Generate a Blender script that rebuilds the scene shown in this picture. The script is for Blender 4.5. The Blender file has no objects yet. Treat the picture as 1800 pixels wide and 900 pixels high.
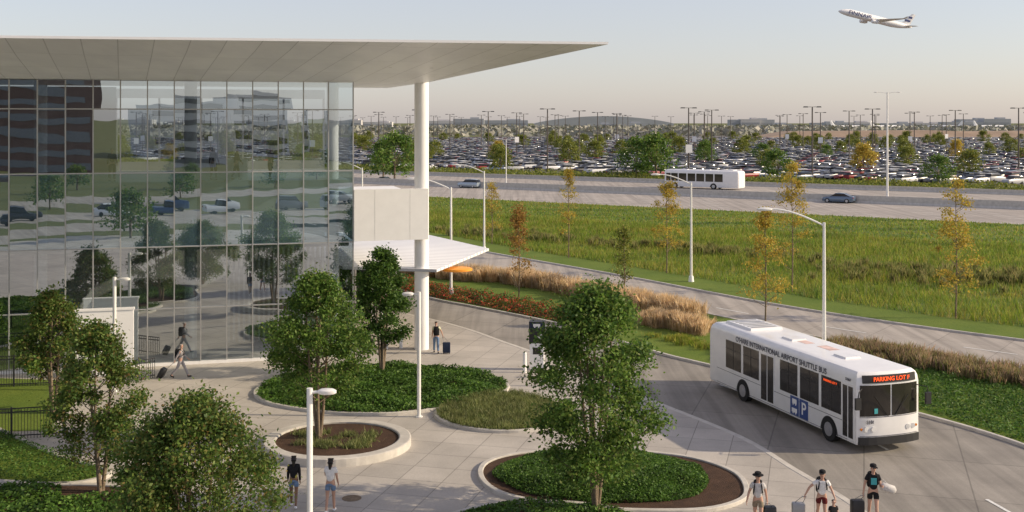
import bpy, math, random, bmesh
import numpy as np
from mathutils import Vector, Matrix
random.seed(7); RS=np.random.RandomState(7)
scene=bpy.context.scene
COL=scene.collection
# ---------------------------------------------------------------- camera, world, sun
cam=bpy.data.objects.new("camera",bpy.data.cameras.new("camera")); COL.objects.link(cam)
cam.location=(0,0,12.8); cam.rotation_euler=(math.radians(90),0,0)
cam.data.lens=40; cam.data.sensor_width=36; cam.data.shift_y=-235/1800
cam.data.clip_end=20000; cam.data.clip_start=.5
scene.camera=cam
SUNV=Vector((.995,-.05,0)).normalized(); ELEV=math.radians(25)
SUNROT=math.atan2(SUNV.x,SUNV.y)
w=bpy.data.worlds.new("World"); scene.world=w; w.use_nodes=True
nt=w.node_tree; nt.nodes.clear()
sky=nt.nodes.new('ShaderNodeTexSky'); sky.sky_type='NISHITA'; sky.sun_disc=False
sky.sun_elevation=ELEV; sky.sun_rotation=SUNROT; sky.air_density=1.0; sky.dust_density=1.2; sky.ozone_density=1.9; sky.altitude=200
hs=nt.nodes.new('ShaderNodeHueSaturation'); hs.inputs['Saturation'].default_value=.95
hz=nt.nodes.new('ShaderNodeMix'); hz.data_type='RGBA'; hz.inputs[0].default_value=.38; hz.inputs[7].default_value=(5.7,4.9,5.2,1)
bg=nt.nodes.new('ShaderNodeBackground'); bg.inputs[1].default_value=.15
wo=nt.nodes.new('ShaderNodeOutputWorld')
nt.links.new(sky.outputs[0],hs.inputs['Color']); nt.links.new(hs.outputs[0],hz.inputs[6]); nt.links.new(hz.outputs[2],bg.inputs[0]); nt.links.new(bg.outputs[0],wo.inputs[0])
sl=bpy.data.lights.new("sun",'SUN'); sl.energy=5.0; sl.angle=math.radians(.6); sl.color=(1,.83,.60)
so=bpy.data.objects.new("sun",sl); COL.objects.link(so)
sd=Vector((SUNV.x*math.cos(ELEV),SUNV.y*math.cos(ELEV),math.sin(ELEV)))
so.rotation_euler=sd.to_track_quat('Z','Y').to_euler(); so.location=sd*200
scene.view_settings.view_transform='Standard'; scene.view_settings.look='None'; scene.view_settings.exposure=0
# ---------------------------------------------------------------- materials
def base(name):
    m=bpy.data.materials.new(name); m.use_nodes=True
    n=m.node_tree; n.nodes.clear()
    o=n.nodes.new('ShaderNodeOutputMaterial'); p=n.nodes.new('ShaderNodeBsdfPrincipled')
    n.links.new(p.outputs[0],o.inputs[0]); return m,n,p,o
def c4(c): return (c[0],c[1],c[2],1)
def ramp(n,stops,mode='LINEAR'):
    r=n.nodes.new('ShaderNodeValToRGB'); cr=r.color_ramp; cr.interpolation=mode
    while len(cr.elements)<len(stops): cr.elements.new(.5)
    for e,(p,c) in zip(cr.elements,stops): e.position=p; e.color=c4(c)
    return r
def noise(n,scale,detail=4,rough=.6,coord='Object',stretch=None,rot=0):
    tc=n.nodes.new('ShaderNodeTexCoord'); mp=n.nodes.new('ShaderNodeMapping')
    n.links.new(tc.outputs[coord],mp.inputs[0])
    if stretch: mp.inputs['Scale'].default_value=stretch
    mp.inputs['Rotation'].default_value=(0,0,rot)
    t=n.nodes.new('ShaderNodeTexNoise'); t.inputs['Scale'].default_value=scale; t.inputs['Detail'].default_value=detail; t.inputs['Roughness'].default_value=rough
    n.links.new(mp.outputs[0],t.inputs[0]); return t,mp
def mixc(n,a,b,fac,mode='MIX'):
    m=n.nodes.new('ShaderNodeMix'); m.data_type='RGBA'; m.blend_type=mode
    for i,v in ((6,a),(7,b),(0,fac)):
        if hasattr(v,'links'): n.links.new(v,m.inputs[i])
        elif i==0: m.inputs[0].default_value=v
        else: m.inputs[i].default_value=c4(v)
    return m.outputs[2]
def pmat(name,col,rough=.6,metal=0,var=.12,scale=4,bump=0,spec=.5,coat=0,emit=None):
    m,n,p,o=base(name)
    t,mp=noise(n,scale,5)
    r=ramp(n,[(.3,[x*(1-var) for x in col]),(.7,[min(1,x*(1+var)) for x in col])])
    n.links.new(t.outputs[0],r.inputs[0]); n.links.new(r.outputs[0],p.inputs['Base Color'])
    p.inputs['Roughness'].default_value=rough; p.inputs['Metallic'].default_value=metal
    p.inputs['Specular IOR Level'].default_value=spec; p.inputs['Coat Weight'].default_value=coat
    if bump:
        b=n.nodes.new('ShaderNodeBump'); b.inputs['Strength'].default_value=bump; b.inputs['Distance'].default_value=.02
        t2,_=noise(n,scale*12,4); n.links.new(t2.outputs[0],b.inputs['Height']); n.links.new(b.outputs[0],p.inputs['Normal'])
    if emit: p.inputs['Emission Color'].default_value=c4(col); p.inputs['Emission Strength'].default_value=emit
    return m
def bandmix(n,c):
    """large soft drifts of darker / olive vegetation running along the verge"""
    a,_=noise(n,.07,4,.6,'Object',(1,3.2,1),.75); r=ramp(n,[(.32,(.5,.62,.55)),(.46,(.85,.97,.8)),(.58,(1.12,1.08,1.0)),(.7,(1.05,.85,.88))]); n.links.new(a.outputs[0],r.inputs[0])
    return mixc(n,c,r.outputs[0],1,'MULTIPLY')
def leafmat(name,cols,trans=.35,rough=.55,gain=1.0,big=False):
    m,n,p,o=base(name)
    g=n.nodes.new('ShaderNodeNewGeometry')
    k=len(cols); r=ramp(n,[(i/(k-1),[x*gain for x in c]) for i,c in enumerate(cols)])
    n.links.new(g.outputs['Random Per Island'],r.inputs[0])
    t,_=noise(n,.9,3); rr=ramp(n,[(.3,(.66,.66,.66)),(.7,(1.25,1.25,1.15))]); n.links.new(t.outputs[0],rr.inputs[0])
    c=mixc(n,r.outputs[0],rr.outputs[0],1.0,'MULTIPLY')
    if big: c=bandmix(n,c)
    n.links.new(c,p.inputs['Base Color']); p.inputs['Roughness'].default_value=rough; p.inputs['Specular IOR Level'].default_value=.3
    tr=n.nodes.new('ShaderNodeBsdfTranslucent'); n.links.new(c,tr.inputs[0])
    mx=n.nodes.new('ShaderNodeMixShader'); mx.inputs[0].default_value=trans
    n.links.new(p.outputs[0],mx.inputs[1]); n.links.new(tr.outputs[0],mx.inputs[2]); n.links.new(mx.outputs[0],o.inputs[0])
    return m
def groundmat(name,c1,c2,c3,s1=.15,s2=3,stretch=None,rot=0,bump=.4,rough=.9,bands=None):
    m,n,p,o=base(name)
    a,_=noise(n,s1,4,.6,'Object',stretch,rot); b,_=noise(n,s2,6,.7)
    r1=ramp(n,[(.35,c1),(.65,c2)]); n.links.new(a.outputs[0],r1.inputs[0])
    r2=ramp(n,[(.35,(0,0,0)),(.75,(1,1,1))]); n.links.new(b.outputs[0],r2.inputs[0])
    c=mixc(n,r1.outputs[0],c3,r2.outputs[0])
    if bands is not None: c=bandmix(n,c)
    n.links.new(c,p.inputs['Base Color']); p.inputs['Roughness'].default_value=rough; p.inputs['Specular IOR Level'].default_value=.2
    bp=n.nodes.new('ShaderNodeBump'); bp.inputs['Strength'].default_value=bump; bp.inputs['Distance'].default_value=.05
    n.links.new(b.outputs[0],bp.inputs['Height']); n.links.new(bp.outputs[0],p.inputs['Normal'])
    return m
def slabmat(name,col,jw=1.5,jh=1.5,rot=.26,var=.18,joint=.6,streak=None,mort=.015):
    m,n,p,o=base(name)
    tc=n.nodes.new('ShaderNodeTexCoord'); mp=n.nodes.new('ShaderNodeMapping'); mp.inputs['Rotation'].default_value=(0,0,rot)
    n.links.new(tc.outputs['Object'],mp.inputs[0])
    br=n.nodes.new('ShaderNodeTexBrick'); br.offset=0; br.inputs['Scale'].default_value=1; br.inputs['Brick Width'].default_value=jw; br.inputs['Row Height'].default_value=jh
    br.inputs['Mortar Size'].default_value=mort; br.inputs['Mortar Smooth'].default_value=.2
    br.inputs['Color1'].default_value=c4([x*.93 for x in col]); br.inputs['Color2'].default_value=c4([x*1.07 for x in col]); br.inputs['Mortar'].default_value=c4([x*joint for x in col])
    n.links.new(mp.outputs[0],br.inputs[0])
    a,_=noise(n,.35,6,.65); r=ramp(n,[(.3,(1-var,)*3),(.7,(1+var*.5,)*3)]); n.links.new(a.outputs[0],r.inputs[0])
    c=mixc(n,br.outputs[0],r.outputs[0],1,'MULTIPLY')
    a2,_=noise(n,14,4,.7); r2=ramp(n,[(.3,(.9,)*3),(.7,(1.08,)*3)]); n.links.new(a2.outputs[0],r2.inputs[0])
    c=mixc(n,c,r2.outputs[0],1,'MULTIPLY')
    if streak is not None:
        a3,_=noise(n,.5,4,.6,'Object',(3,.06,1),streak); r3=ramp(n,[(.35,(.74,)*3),(.6,(1.05,)*3)]); n.links.new(a3.outputs[0],r3.inputs[0])
        c=mixc(n,c,r3.outputs[0],1,'MULTIPLY')
    n.links.new(c,p.inputs['Base Color']); p.inputs['Roughness'].default_value=.75; p.inputs['Specular IOR Level'].default_value=.3
    bp=n.nodes.new('ShaderNodeBump'); bp.inputs['Strength'].default_value=.15; bp.inputs['Distance'].default_value=.01
    n.links.new(a2.outputs[0],bp.inputs['Height']); n.links.new(bp.outputs[0],p.inputs['Normal'])
    return m
M={}
M['white']=pmat("white_paint",(.87,.86,.85),.45,0,.03,2)
M['buswhite']=pmat("bus_white_paint",(.83,.82,.81),.3,0,.05,1.5,coat=.3)
M['whitemetal']=pmat("white_metal",(.79,.78,.75),.35,.05,.04,3)
M['grey']=pmat("grey_metal",(.35,.35,.35),.4,.4,.08)
M['seam']=pmat("pale_seam",(.55,.54,.53),.6)
M['silver']=pmat("silver_mullion",(.5,.5,.5),.35,.5,.05)
M['dark']=pmat("dark_paint",(.02,.02,.022),.5,0,.1)
M['lotpole']=pmat("dark_bronze_pole",(.09,.075,.065),.6,0,.1)
M['rubber']=pmat("rubber",(.015,.015,.015),.85,0,.2,20)
M['bark']=pmat("bark",(.2,.15,.1),.9,0,.35,9,.6)
M['kerb']=pmat("kerb_concrete",(.53,.50,.45),.8,0,.15,2,.2)
M['mulch']=groundmat("mulch",(.08,.048,.032),(.13,.075,.048),(.04,.024,.016),2,25,bump=1)
M['lawn']=groundmat("lawn",(.12,.18,.025),(.17,.22,.035),(.08,.13,.018),.3,9,bump=.8)
M['mown']=groundmat("mown_grass",(.11,.16,.03),(.16,.2,.045),(.08,.12,.022),.12,2.5,(.25,1.6,1),.59,bump=1,bands=.59)
M['ground']=groundmat("ground_grass",(.12,.135,.04),(.17,.17,.06),(.08,.1,.035),.05,1.2)
M['plaza']=slabmat("plaza_concrete",(.47,.435,.39),1.6,1.6,.26,.2,.58,None,.02)
M['concroad']=slabmat("concrete_road",(.41,.37,.325),3.7,4.6,.62,.14,.7,.62,.03)
M['asphalt']=slabmat("near_road_concrete",(.31,.285,.25),3.6,4.6,.30,.2,.65,.32,.03)
M['highway']=slabmat("highway_concrete",(.40,.36,.32),3.7,4.6,-.99,.12,.8,-.98+math.pi/2-.6)
M['lot']=slabmat("lot_asphalt",(.15,.14,.13),500,500,0,.25,1)
M['marking']=pmat("road_marking",(.72,.72,.69),.7,0,.2,12)
G=1.85
M['leafA']=leafmat("leaves_green",[(.022,.05,.012),(.045,.09,.016),(.07,.125,.02),(.10,.155,.03),(.09,.10,.028)],.4,gain=G)
M['leafB']=leafmat("leaves_olive",[(.025,.055,.012),(.045,.085,.018),(.07,.115,.022),(.09,.125,.028),(.10,.13,.03),(.13,.085,.03)],.4,gain=1.75)
M['leafC']=leafmat("leaves_dark",[(.018,.045,.01),(.035,.075,.014),(.055,.105,.018),(.08,.13,.025)],.4,gain=1.6)
M['leafY']=leafmat("leaves_yellow",[(.3,.28,.05),(.46,.38,.07),(.58,.42,.07),(.5,.32,.08)],.5)
M['leafO']=leafmat("leaves_orange",[(.28,.17,.06),(.42,.22,.06),(.34,.27,.07)],.45)
M['leafL']=leafmat("leaves_lot",[(.09,.13,.025),(.15,.19,.035),(.22,.24,.045),(.28,.26,.05)],.35,gain=1.1)
M['cover']=leafmat("ground_cover_leaves",[(.035,.08,.015),(.06,.13,.02),(.085,.17,.028),(.13,.22,.038)],.35,gain=1.15)
M['cover2']=leafmat("variegated_grass",[(.10,.15,.04),(.19,.22,.07),(.32,.32,.14),(.09,.13,.04)],.3)
M['gold']=leafmat("golden_grass",[(.55,.38,.2),(.75,.55,.34),(.88,.7,.52),(.6,.46,.24)],.55)
M['brownG']=leafmat("brown_grass",[(.18,.22,.06),(.38,.27,.17),(.55,.38,.3),(.22,.26,.08),(.3,.16,.12)],.45)
M['reed']=leafmat("olive_reeds",[(.15,.2,.05),(.26,.26,.09),(.34,.28,.13)],.45)
M['meadow']=leafmat("meadow_grass",[(.12,.19,.025),(.19,.27,.035),(.27,.32,.05),(.34,.32,.08),(.3,.24,.09)],.5,gain=1.05,big=True)
M['red']=leafmat("red_flowers",[(.05,.1,.015),(.08,.15,.025),(.12,.17,.04),(.14,.18,.04),(.5,.07,.045),(.65,.11,.06)],.35)
M['skin']=pmat("skin_light",(.5,.3,.22),.55,0,.05)
M['skind']=pmat("skin_brown",(.2,.11,.065),.55,0,.05)
M['hair']=pmat("dark_hair",(.014,.01,.008),.6,0,.2,30)
M['hairg']=pmat("grey_hair",(.28,.26,.24),.6,0,.2,30)
def cloth(name,c): return pmat(name,c,.9,0,.15,14,.3,.2)
M['tee']=cloth("white_cotton",(.78,.77,.75)); M['teeg']=cloth("grey_cotton",(.55,.53,.51)); M['blk']=cloth("black_cotton",(.018,.018,.02))
M['denim']=cloth("denim",(.15,.23,.36)); M['suit']=cloth("grey_wool",(.36,.34,.35)); M['maroon']=cloth("maroon_cloth",(.12,.02,.02)); M['lime']=cloth("pale_yellow_cotton",(.6,.6,.4)); M['navy']=cloth("navy_cloth",(.02,.03,.06)); M['khaki']=cloth("khaki_cloth",(.25,.2,.14))
M['glassdark']=pmat("dark_glass",(.012,.014,.016),.06,0,.05,1,0,.6)
M['busglass']=pmat("bus_glass",(.03,.027,.024),.08,0,.3,1.2,0,.5)
M['orange']=pmat("orange_paint",(.85,.33,.03),.5,0,.05)
M['led']=pmat("orange_led",(1,.10,.015),.5,0,0,1,emit=.9)
M['blue']=pmat("blue_sign",(.03,.07,.24),.4,0,.05)
M['navysign']=pmat("navy_sign",(.012,.022,.06),.4,0,.05)
M['textgrey']=pmat("grey_lettering",(.08,.08,.1),.5,0,.05)
M['textblue']=pmat("blue_lettering",(.05,.07,.2),.5,0,.05)
M['redpaint']=pmat("red_paint",(.5,.06,.04),.5)
M['rusty']=pmat("faded_rust_patch",(.72,.52,.46),.6,0,.25,3)
M['teal']=pmat("teal_print",(.05,.35,.38),.6)
M['lampwhite']=pmat("headlight_glass",(.65,.65,.65),.1)
M['tail']=pmat("tail_lamp",(.3,.01,.01),.2)
M['amber']=pmat("amber_lamp",(.6,.2,.02),.2)
M['rim']=pmat("wheel_rim",(.45,.45,.47),.35,.6)
def carpaint(name,src):
    m,n,p,o=base(name)
    stops=[(0,(.72,.72,.72)),(.24,(.4,.41,.42)),(.42,(.025,.025,.027)),(.56,(.14,.145,.15)),(.70,(.04,.08,.17)),(.78,(.28,.025,.025)),(.84,(.65,.65,.65)),(.94,(.26,.21,.16))]
    r=ramp(n,stops,'CONSTANT')
    if src=='obj':
        i=n.nodes.new('ShaderNodeObjectInfo'); n.links.new(i.outputs['Random'],r.inputs[0])
    else:
        i=n.nodes.new('ShaderNodeAttribute'); i.attribute_name='rnd'; n.links.new(i.outputs['Fac'],r.inputs[0])
    n.links.new(r.outputs[0],p.inputs['Base Color']); p.inputs['Roughness'].default_value=.32; p.inputs['Coat Weight'].default_value=.4
    return m
M['paintobj']=carpaint("car_paint",'obj'); M['paintattr']=carpaint("car_paint_mass",'attr')
M['paintdark']=pmat("blue_grey_car_paint",(.12,.17,.24),.25,.3,.02,1,coat=.8); M['paintsilver']=pmat("silver_car_paint",(.36,.42,.48),.25,.3,.02,1,coat=.8)
def glassmat(name,tint,refl,gcol=(.86,.94,1),frit=None):
    m=bpy.data.materials.new(name); m.use_nodes=True; n=m.node_tree; n.nodes.clear()
    o=n.nodes.new('ShaderNodeOutputMaterial'); tr=n.nodes.new('ShaderNodeBsdfTransparent'); tr.inputs[0].default_value=c4(tint)
    gl=n.nodes.new('ShaderNodeBsdfGlossy'); gl.inputs['Roughness'].default_value=0.0; gl.inputs[0].default_value=c4(gcol)
    fr=n.nodes.new('ShaderNodeFresnel'); fr.inputs[0].default_value=1.5
    ad=n.nodes.new('ShaderNodeMath'); ad.operation='ADD'; ad.inputs[1].default_value=refl; ad.use_clamp=True
    t,_=noise(n,.6,1,.3,'Object'); b=n.nodes.new('ShaderNodeBump'); b.inputs['Strength'].default_value=.07; b.inputs['Distance'].default_value=.05
    n.links.new(t.outputs[0],b.inputs['Height']); n.links.new(b.outputs[0],gl.inputs['Normal'])
    back=tr.outputs[0]
    if frit:
        df=n.nodes.new('ShaderNodeBsdfDiffuse'); df.inputs[0].default_value=c4(frit); m2=n.nodes.new('ShaderNodeMixShader'); m2.inputs[0].default_value=.4
        n.links.new(tr.outputs[0],m2.inputs[1]); n.links.new(df.outputs[0],m2.inputs[2]); back=m2.outputs[0]
    mx=n.nodes.new('ShaderNodeMixShader'); n.links.new(fr.outputs[0],ad.inputs[0]); n.links.new(ad.outputs[0],mx.inputs[0])
    n.links.new(back,mx.inputs[1]); n.links.new(gl.outputs[0],mx.inputs[2]); n.links.new(mx.outputs[0],o.inputs[0]); return m
M['glass']=glassmat("facade_glass",(.58,.68,.75),.46); M['glassteal']=glassmat("facade_glass_teal",(.35,.5,.6),.46,(.80,.93,1),(.16,.27,.36))
# ---------------------------------------------------------------- mesh tools
class MB:
    def __init__(s): s.v=[]; s.f=[]; s.m=[]
    def add(s,vs,fs,mat=0):
        o=len(s.v); s.v+= [tuple(x) for x in vs]; s.f+=[tuple(i+o for i in f) for f in fs]; s.m+=[mat]*len(fs)
    def box(s,c,d,rz=0,mat=0,taper=1):
        x,y,z=[q/2 for q in d]; cs,sn=math.cos(rz),math.sin(rz); vs=[]
        for zz,t in ((-z,1),(z,taper)):
            for xx,yy in ((-x*t,-y*t),(x*t,-y*t),(x*t,y*t),(-x*t,y*t)): vs.append((c[0]+xx*cs-yy*sn,c[1]+xx*sn+yy*cs,c[2]+zz))
        s.add(vs,[(0,3,2,1),(4,5,6,7),(0,1,5,4),(1,2,6,5),(2,3,7,6),(3,0,4,7)],mat)
    def prism(s,poly,z0,z1,mat=0):
        n=len(poly); vs=[(p[0],p[1],z0) for p in poly]+[(p[0],p[1],z1) for p in poly]
        s.add(vs,[tuple(range(n-1,-1,-1)),tuple(range(n,2*n))]+[(i,(i+1)%n,n+(i+1)%n,n+i) for i in range(n)],mat)
    def loft(s,rings,mat=0,cap=True):
        n=len(rings[0]); vs=[p for r in rings for p in r]; fs=[]
        for k in range(len(rings)-1):
            for i in range(n):
                j=(i+1)%n; fs.append((k*n+i,k*n+j,(k+1)*n+j,(k+1)*n+i))
        if cap: fs.append(tuple(range(n-1,-1,-1))); fs.append(tuple(range((len(rings)-1)*n,len(rings)*n)))
        s.add(vs,fs,mat)
    def tube(s,pts,rad,n=8,mat=0):
        pts=[Vector(p) for p in pts]; rings=[]
        if not hasattr(rad,'__len__'): rad=[rad]*len(pts)
        for i,p in enumerate(pts):
            d=(pts[min(i+1,len(pts)-1)]-pts[max(i-1,0)]).normalized()
            u=d.cross(Vector((0,1,0.01)) if abs(d.y)<.9 else Vector((1,0,0))).normalized(); v=d.cross(u)
            rings.append([tuple(p+u*(rad[i]*math.cos(2*math.pi*k/n))+v*(rad[i]*math.sin(2*math.pi*k/n))) for k in range(n)])
        s.loft(rings,mat)
    def sphere(s,c,r,n=8,mat=0,sc=(1,1,1)):
        rings=[]
        for i in range(1,n):
            a=math.pi*i/n; rings.append([(c[0]+r*sc[0]*math.sin(a)*math.cos(2*math.pi*k/(2*n)),c[1]+r*sc[1]*math.sin(a)*math.sin(2*math.pi*k/(2*n)),c[2]-r*sc[2]*math.cos(a)) for k in range(2*n)])
        s.loft(rings,mat)
    def mesh(s,name,mats,smooth=None):
        me=bpy.data.meshes.new(name); me.from_pydata(s.v,[],s.f)
        for m in mats: me.materials.append(m)
        me.polygons.foreach_set('material_index',s.m)
        if smooth:
            me.polygons.foreach_set('use_smooth',[True]*len(s.f)); me.update(); me.set_sharp_from_angle(angle=math.radians(smooth))
        me.update(); return me
def setp(o,label=None,cat=None,kind=None,group=None):
    if label:o["label"]=label
    if cat:o["category"]=cat
    if kind:o["kind"]=kind
    if group:o["group"]=group
    return o
def obj(name,me,parent=None,loc=(0,0,0),rz=0,**k):
    o=bpy.data.objects.new(name,me); COL.objects.link(o); o.location=loc; o.rotation_euler=(0,0,rz)
    if parent: o.parent=parent
    return setp(o,**k)
def empty(name,loc,rz=0,**k):
    o=obj(name,None,None,loc,rz,**k); o.empty_display_size=.2; return o
def npmesh(name,V,F,mat):
    V=np.asarray(V,dtype=np.float32); F=np.asarray(F,dtype=np.int32); me=bpy.data.meshes.new(name)
    me.vertices.add(len(V)); me.vertices.foreach_set('co',V.ravel()); Mn,k=F.shape
    me.loops.add(Mn*k); me.loops.foreach_set('vertex_index',F.ravel()); me.polygons.add(Mn)
    me.polygons.foreach_set('loop_start',np.arange(0,Mn*k,k,dtype=np.int32)); me.update(calc_edges=True)
    me.materials.append(mat); return me
def leaves(name,C,S,mat,flat=0,aspect=.6):
    n=len(C); a=RS.normal(size=(n,3)); b=RS.normal(size=(n,3))
    if flat: a[:,2]*=(1-flat); b[:,2]*=(1-flat)
    a/=np.linalg.norm(a,axis=1)[:,None]; b-=a*(a*b).sum(1)[:,None]; b/=np.linalg.norm(b,axis=1)[:,None]
    S=S[:,None]; V=np.stack([C-a*S,C-b*S*aspect,C+a*S,C+b*S*aspect],1).reshape(-1,3)
    return npmesh(name,V,np.arange(n*4).reshape(n,4),mat)
def blades(name,P,Hh,W,lean,mat,plume=0):
    n=len(P); ang=RS.rand(n)*6.283; d=np.stack([np.cos(ang),np.sin(ang),0*ang],1); an=RS.rand(n)*6.283
    l=np.stack([np.cos(an),np.sin(an),0*an],1)*(lean*Hh*RS.rand(n))[:,None]; W=W[:,None]
    up=np.array([0,0,1.])
    if plume:
        mid=P+up*(Hh*.6)[:,None]+l*.4; top=P+up*Hh[:,None]+l
        V=np.stack([P-d*W*.5,P+d*W*.5,mid+d*W*plume,top,mid-d*W*plume],1).reshape(-1,3); return npmesh(name,V,np.arange(n*5).reshape(n,5),mat)
    top=P+up*Hh[:,None]+l
    V=np.stack([P-d*W,P+d*W,top],1).reshape(-1,3); return npmesh(name,V,np.arange(n*3).reshape(n,3),mat)
def crom(pts,seg=8,closed=False):
    P=[Vector((p[0],p[1],0)) for p in pts]; n=len(P); out=[]
    rng=range(n if closed else n-1)
    for i in rng:
        g=(lambda k:P[k%n]) if closed else (lambda k:P[max(0,min(n-1,k))])
        p0,p1,p2,p3=g(i-1),g(i),g(i+1),g(i+2)
        for s in range(seg):
            t=s/seg; out.append(.5*((2*p1)+(p2-p0)*t+(2*p0-5*p1+4*p2-p3)*t*t+(3*p1-p0-3*p2+p3)*t**3))
    if not closed: out.append(P[-1])
    return [(q.x,q.y) for q in out]
def offset(poly,d,closed=True):
    n=len(poly); out=[]
    for i in range(n):
        if closed: a,b=poly[i-1],poly[(i+1)%n]
        else: a,b=poly[max(0,i-1)],poly[min(n-1,i+1)]
        tx,ty=b[0]-a[0],b[1]-a[1]; L=math.hypot(tx,ty) or 1
        out.append((poly[i][0]-ty/L*d,poly[i][1]+tx/L*d))
    return out
def sheet(name,poly,z,mat,kind="structure",**k):
    me=bpy.data.meshes.new(name); me.from_pydata([(p[0],p[1],z) for p in poly],[],[tuple(range(len(poly)))])
    me.update()
    if me.polygons[0].normal.z<0: me.flip_normals()
    me.materials.append(mat); return obj(name,me,kind=kind,**k)
def kerbmesh(path,closed,wd,z0,z1,mb=None,mat=0):
    mb=mb or MB(); a=offset(path,wd/2,closed); b=offset(path,-wd/2,closed); n=len(path); vs=[]
    c=.02
    for i in range(n):
        ax,ay=a[i]; bx,by=b[i]; vs+=[(ax,ay,z0),(ax,ay,z1-c),(ax*.9+bx*.1,ay*.9+by*.1,z1),(ax*.1+bx*.9,ay*.1+by*.9,z1),(bx,by,z1-c),(bx,by,z0)]
    fs=[]
    for i in range(n if closed else n-1):
        j=(i+1)%n
        for k in range(5): fs.append((i*6+k,j*6+k,j*6+k+1,i*6+k+1))
    if not closed: fs+= [tuple(range(6)),tuple((n-1)*6+k for k in range(5,-1,-1))]
    mb.add(vs,fs,mat); return mb
def inpoly(x,y,poly):
    c=np.zeros(len(x),bool); n=len(poly)
    for i in range(n):
        x1,y1=poly[i]; x2,y2=poly[i-1]
        if y1==y2: continue
        c^=((y1>y)!=(y2>y))&(x<(x2-x1)*(y-y1)/(y2-y1)+x1)
    return c
def randin(poly,n):
    P=np.array(poly); lo=P.min(0); hi=P.max(0); xs=[];tot=0
    while tot<n:
        q=lo+RS.rand(n*2,2)*(hi-lo); q=q[inpoly(q[:,0],q[:,1],poly)]; xs.append(q); tot+=len(q)
    return np.concatenate(xs)[:n]
def texto(body,size,mat,name="lettering",ext=.003,align='CENTER',sx=1,bold=0):
    cu=bpy.data.curves.new("t",'FONT'); cu.body=body; cu.size=size; cu.extrude=ext; cu.align_x=align; cu.align_y='CENTER'; cu.offset=bold
    t=bpy.data.objects.new("t",cu); COL.objects.link(t); dg=bpy.context.evaluated_depsgraph_get(); dg.update()
    me=bpy.data.meshes.new_from_object(t.evaluated_get(dg)); bpy.data.objects.remove(t); me.name=name
    me.materials.clear(); me.materials.append(mat)
    if sx!=1: me.transform(Matrix.Diagonal((sx,1,1,1)))
    return me
def place(o,xaxis,yaxis,loc):
    x=Vector(xaxis).normalized(); y=Vector(yaxis).normalized(); z=x.cross(y)
    m=Matrix((x,y,z)).transposed().to_4x4(); m.translation=Vector(loc); o.matrix_local=m
# ---------------------------------------------------------------- ground and roads
def bigsheet():
    me=bpy.data.meshes.new("ground"); me.from_pydata([(-9000,-3000,0),(9000,-3000,0),(9000,14000,0),(-9000,14000,0)],[],[(0,1,2,3)]); me.materials.append(M['ground'])
    return obj("ground",me,kind="structure")
bigsheet()
RBF=crom([(-40,172),(-25,148),(-8.5,122),(-2.2,111.3),(9.4,94.1),(19.2,78.5),(29.9,66.5),(45,54),(70,40)])
RBN=crom([(-46,164),(-31,140),(-13,113),(-3.4,97.3),(4.4,88.3),(13.2,75.3),(19.1,66),(26.05,57.9),(40,47.5),(65,32)])
RAF=crom([(-30,118),(-14,95),(-6,82.6),(-2.6,78.6),(3.55,71.1),(7.9,63.2),(10.1,60.0),(14.9,53.6),(17.9,49.5),(20.3,44.5),(22.5,36),(23,20),(23,-20)])
RAN=crom([(-38,110),(-20,90),(-5.4,74.2),(0,65.6),(3.0,60),(6.3,52.8),(9.3,46.5),(10.5,42),(11.6,37.6),(12.6,30),(13,20),(13,-20)])
sheet("road",RBF+RBN[::-1],.004,M['concroad'])
sheet("road",RAF+RAN[::-1],.006,M['asphalt'])
sheet("plaza_pavement",RAN+[(13,-12),(-60,-12),(-60,70),(-38,110)],.010,M['plaza'])
sheet("lawn",RBN+[(65,20),(24,20)]+RAF[::-1][10:],.09,M['lawn'])
verge=offset(RBF,4.2,False)
HX=lambda X,c:c-.67*X
sheet("lawn",RBF+verge[::-1],.09,M['lawn'])
MEA=verge+[(95,62),(82,92),(58,112),(30,132),(8,147),(-20,168),(-45,190)]
sheet("meadow_ground",MEA,.05,M['mown'])
SLOPE=[(-60,HX(-60,186)),(-45,190),(-20,168),(8,147),(30,132),(58,112),(82,92),(95,62),(140,HX(140,184))]
sheet("mown_slope",SLOPE,.03,M['mown'])
for c0,c1 in ((184.5,216.5),(218,259)):
    sheet("highway",[(-230,HX(-230,c0)),(230,HX(230,c0)),(230,HX(230,c1)),(-230,HX(-230,c1))],.016,M['highway'])
def stripe(mb,p,q,wd,z):
    p=Vector(p);q=Vector(q); d=(q-p).normalized(); n=Vector((-d.y,d.x))*wd/2
    mb.add([(p.x-n.x,p.y-n.y,z),(q.x-n.x,q.y-n.y,z),(q.x+n.x,q.y+n.y,z),(p.x+n.x,p.y+n.y,z)],[(0,1,2,3)])
mb=MB()
for c in (187,214.5,221,255): stripe(mb,(-200,HX(-200,c)),(200,HX(200,c)),.18,.022)
for c in (191.5,196,200.5,205,209.5,226,231,236,241,246):
    x=-150
    while x<150: stripe(mb,(x,HX(x,c)),(x+2.5,HX(x+2.5,c)),.16,.022); x+=9
def dashpath(path,z,L=3,gap=6):
    acc=0
    for a,b in zip(path[:-1],path[1:]):
        d=math.dist(a,b)
        if d<1e-6: continue
        s=0
        while s<d:
            ph=(acc+s)%(L+gap)
            st=min(d-s,(L-ph) if ph<L else (L+gap-ph))+1e-4
            if ph<L: stripe(mb,(a[0]+(b[0]-a[0])*s/d,a[1]+(b[1]-a[1])*s/d),(a[0]+(b[0]-a[0])*min(1,(s+st)/d),a[1]+(b[1]-a[1])*min(1,(s+st)/d)),.13,z)
            s+=st
        acc+=d
dashpath(offset(RBF,-4.2,False),.018); dashpath(offset(RAN,4.6,False)[20:],.018)
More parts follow.
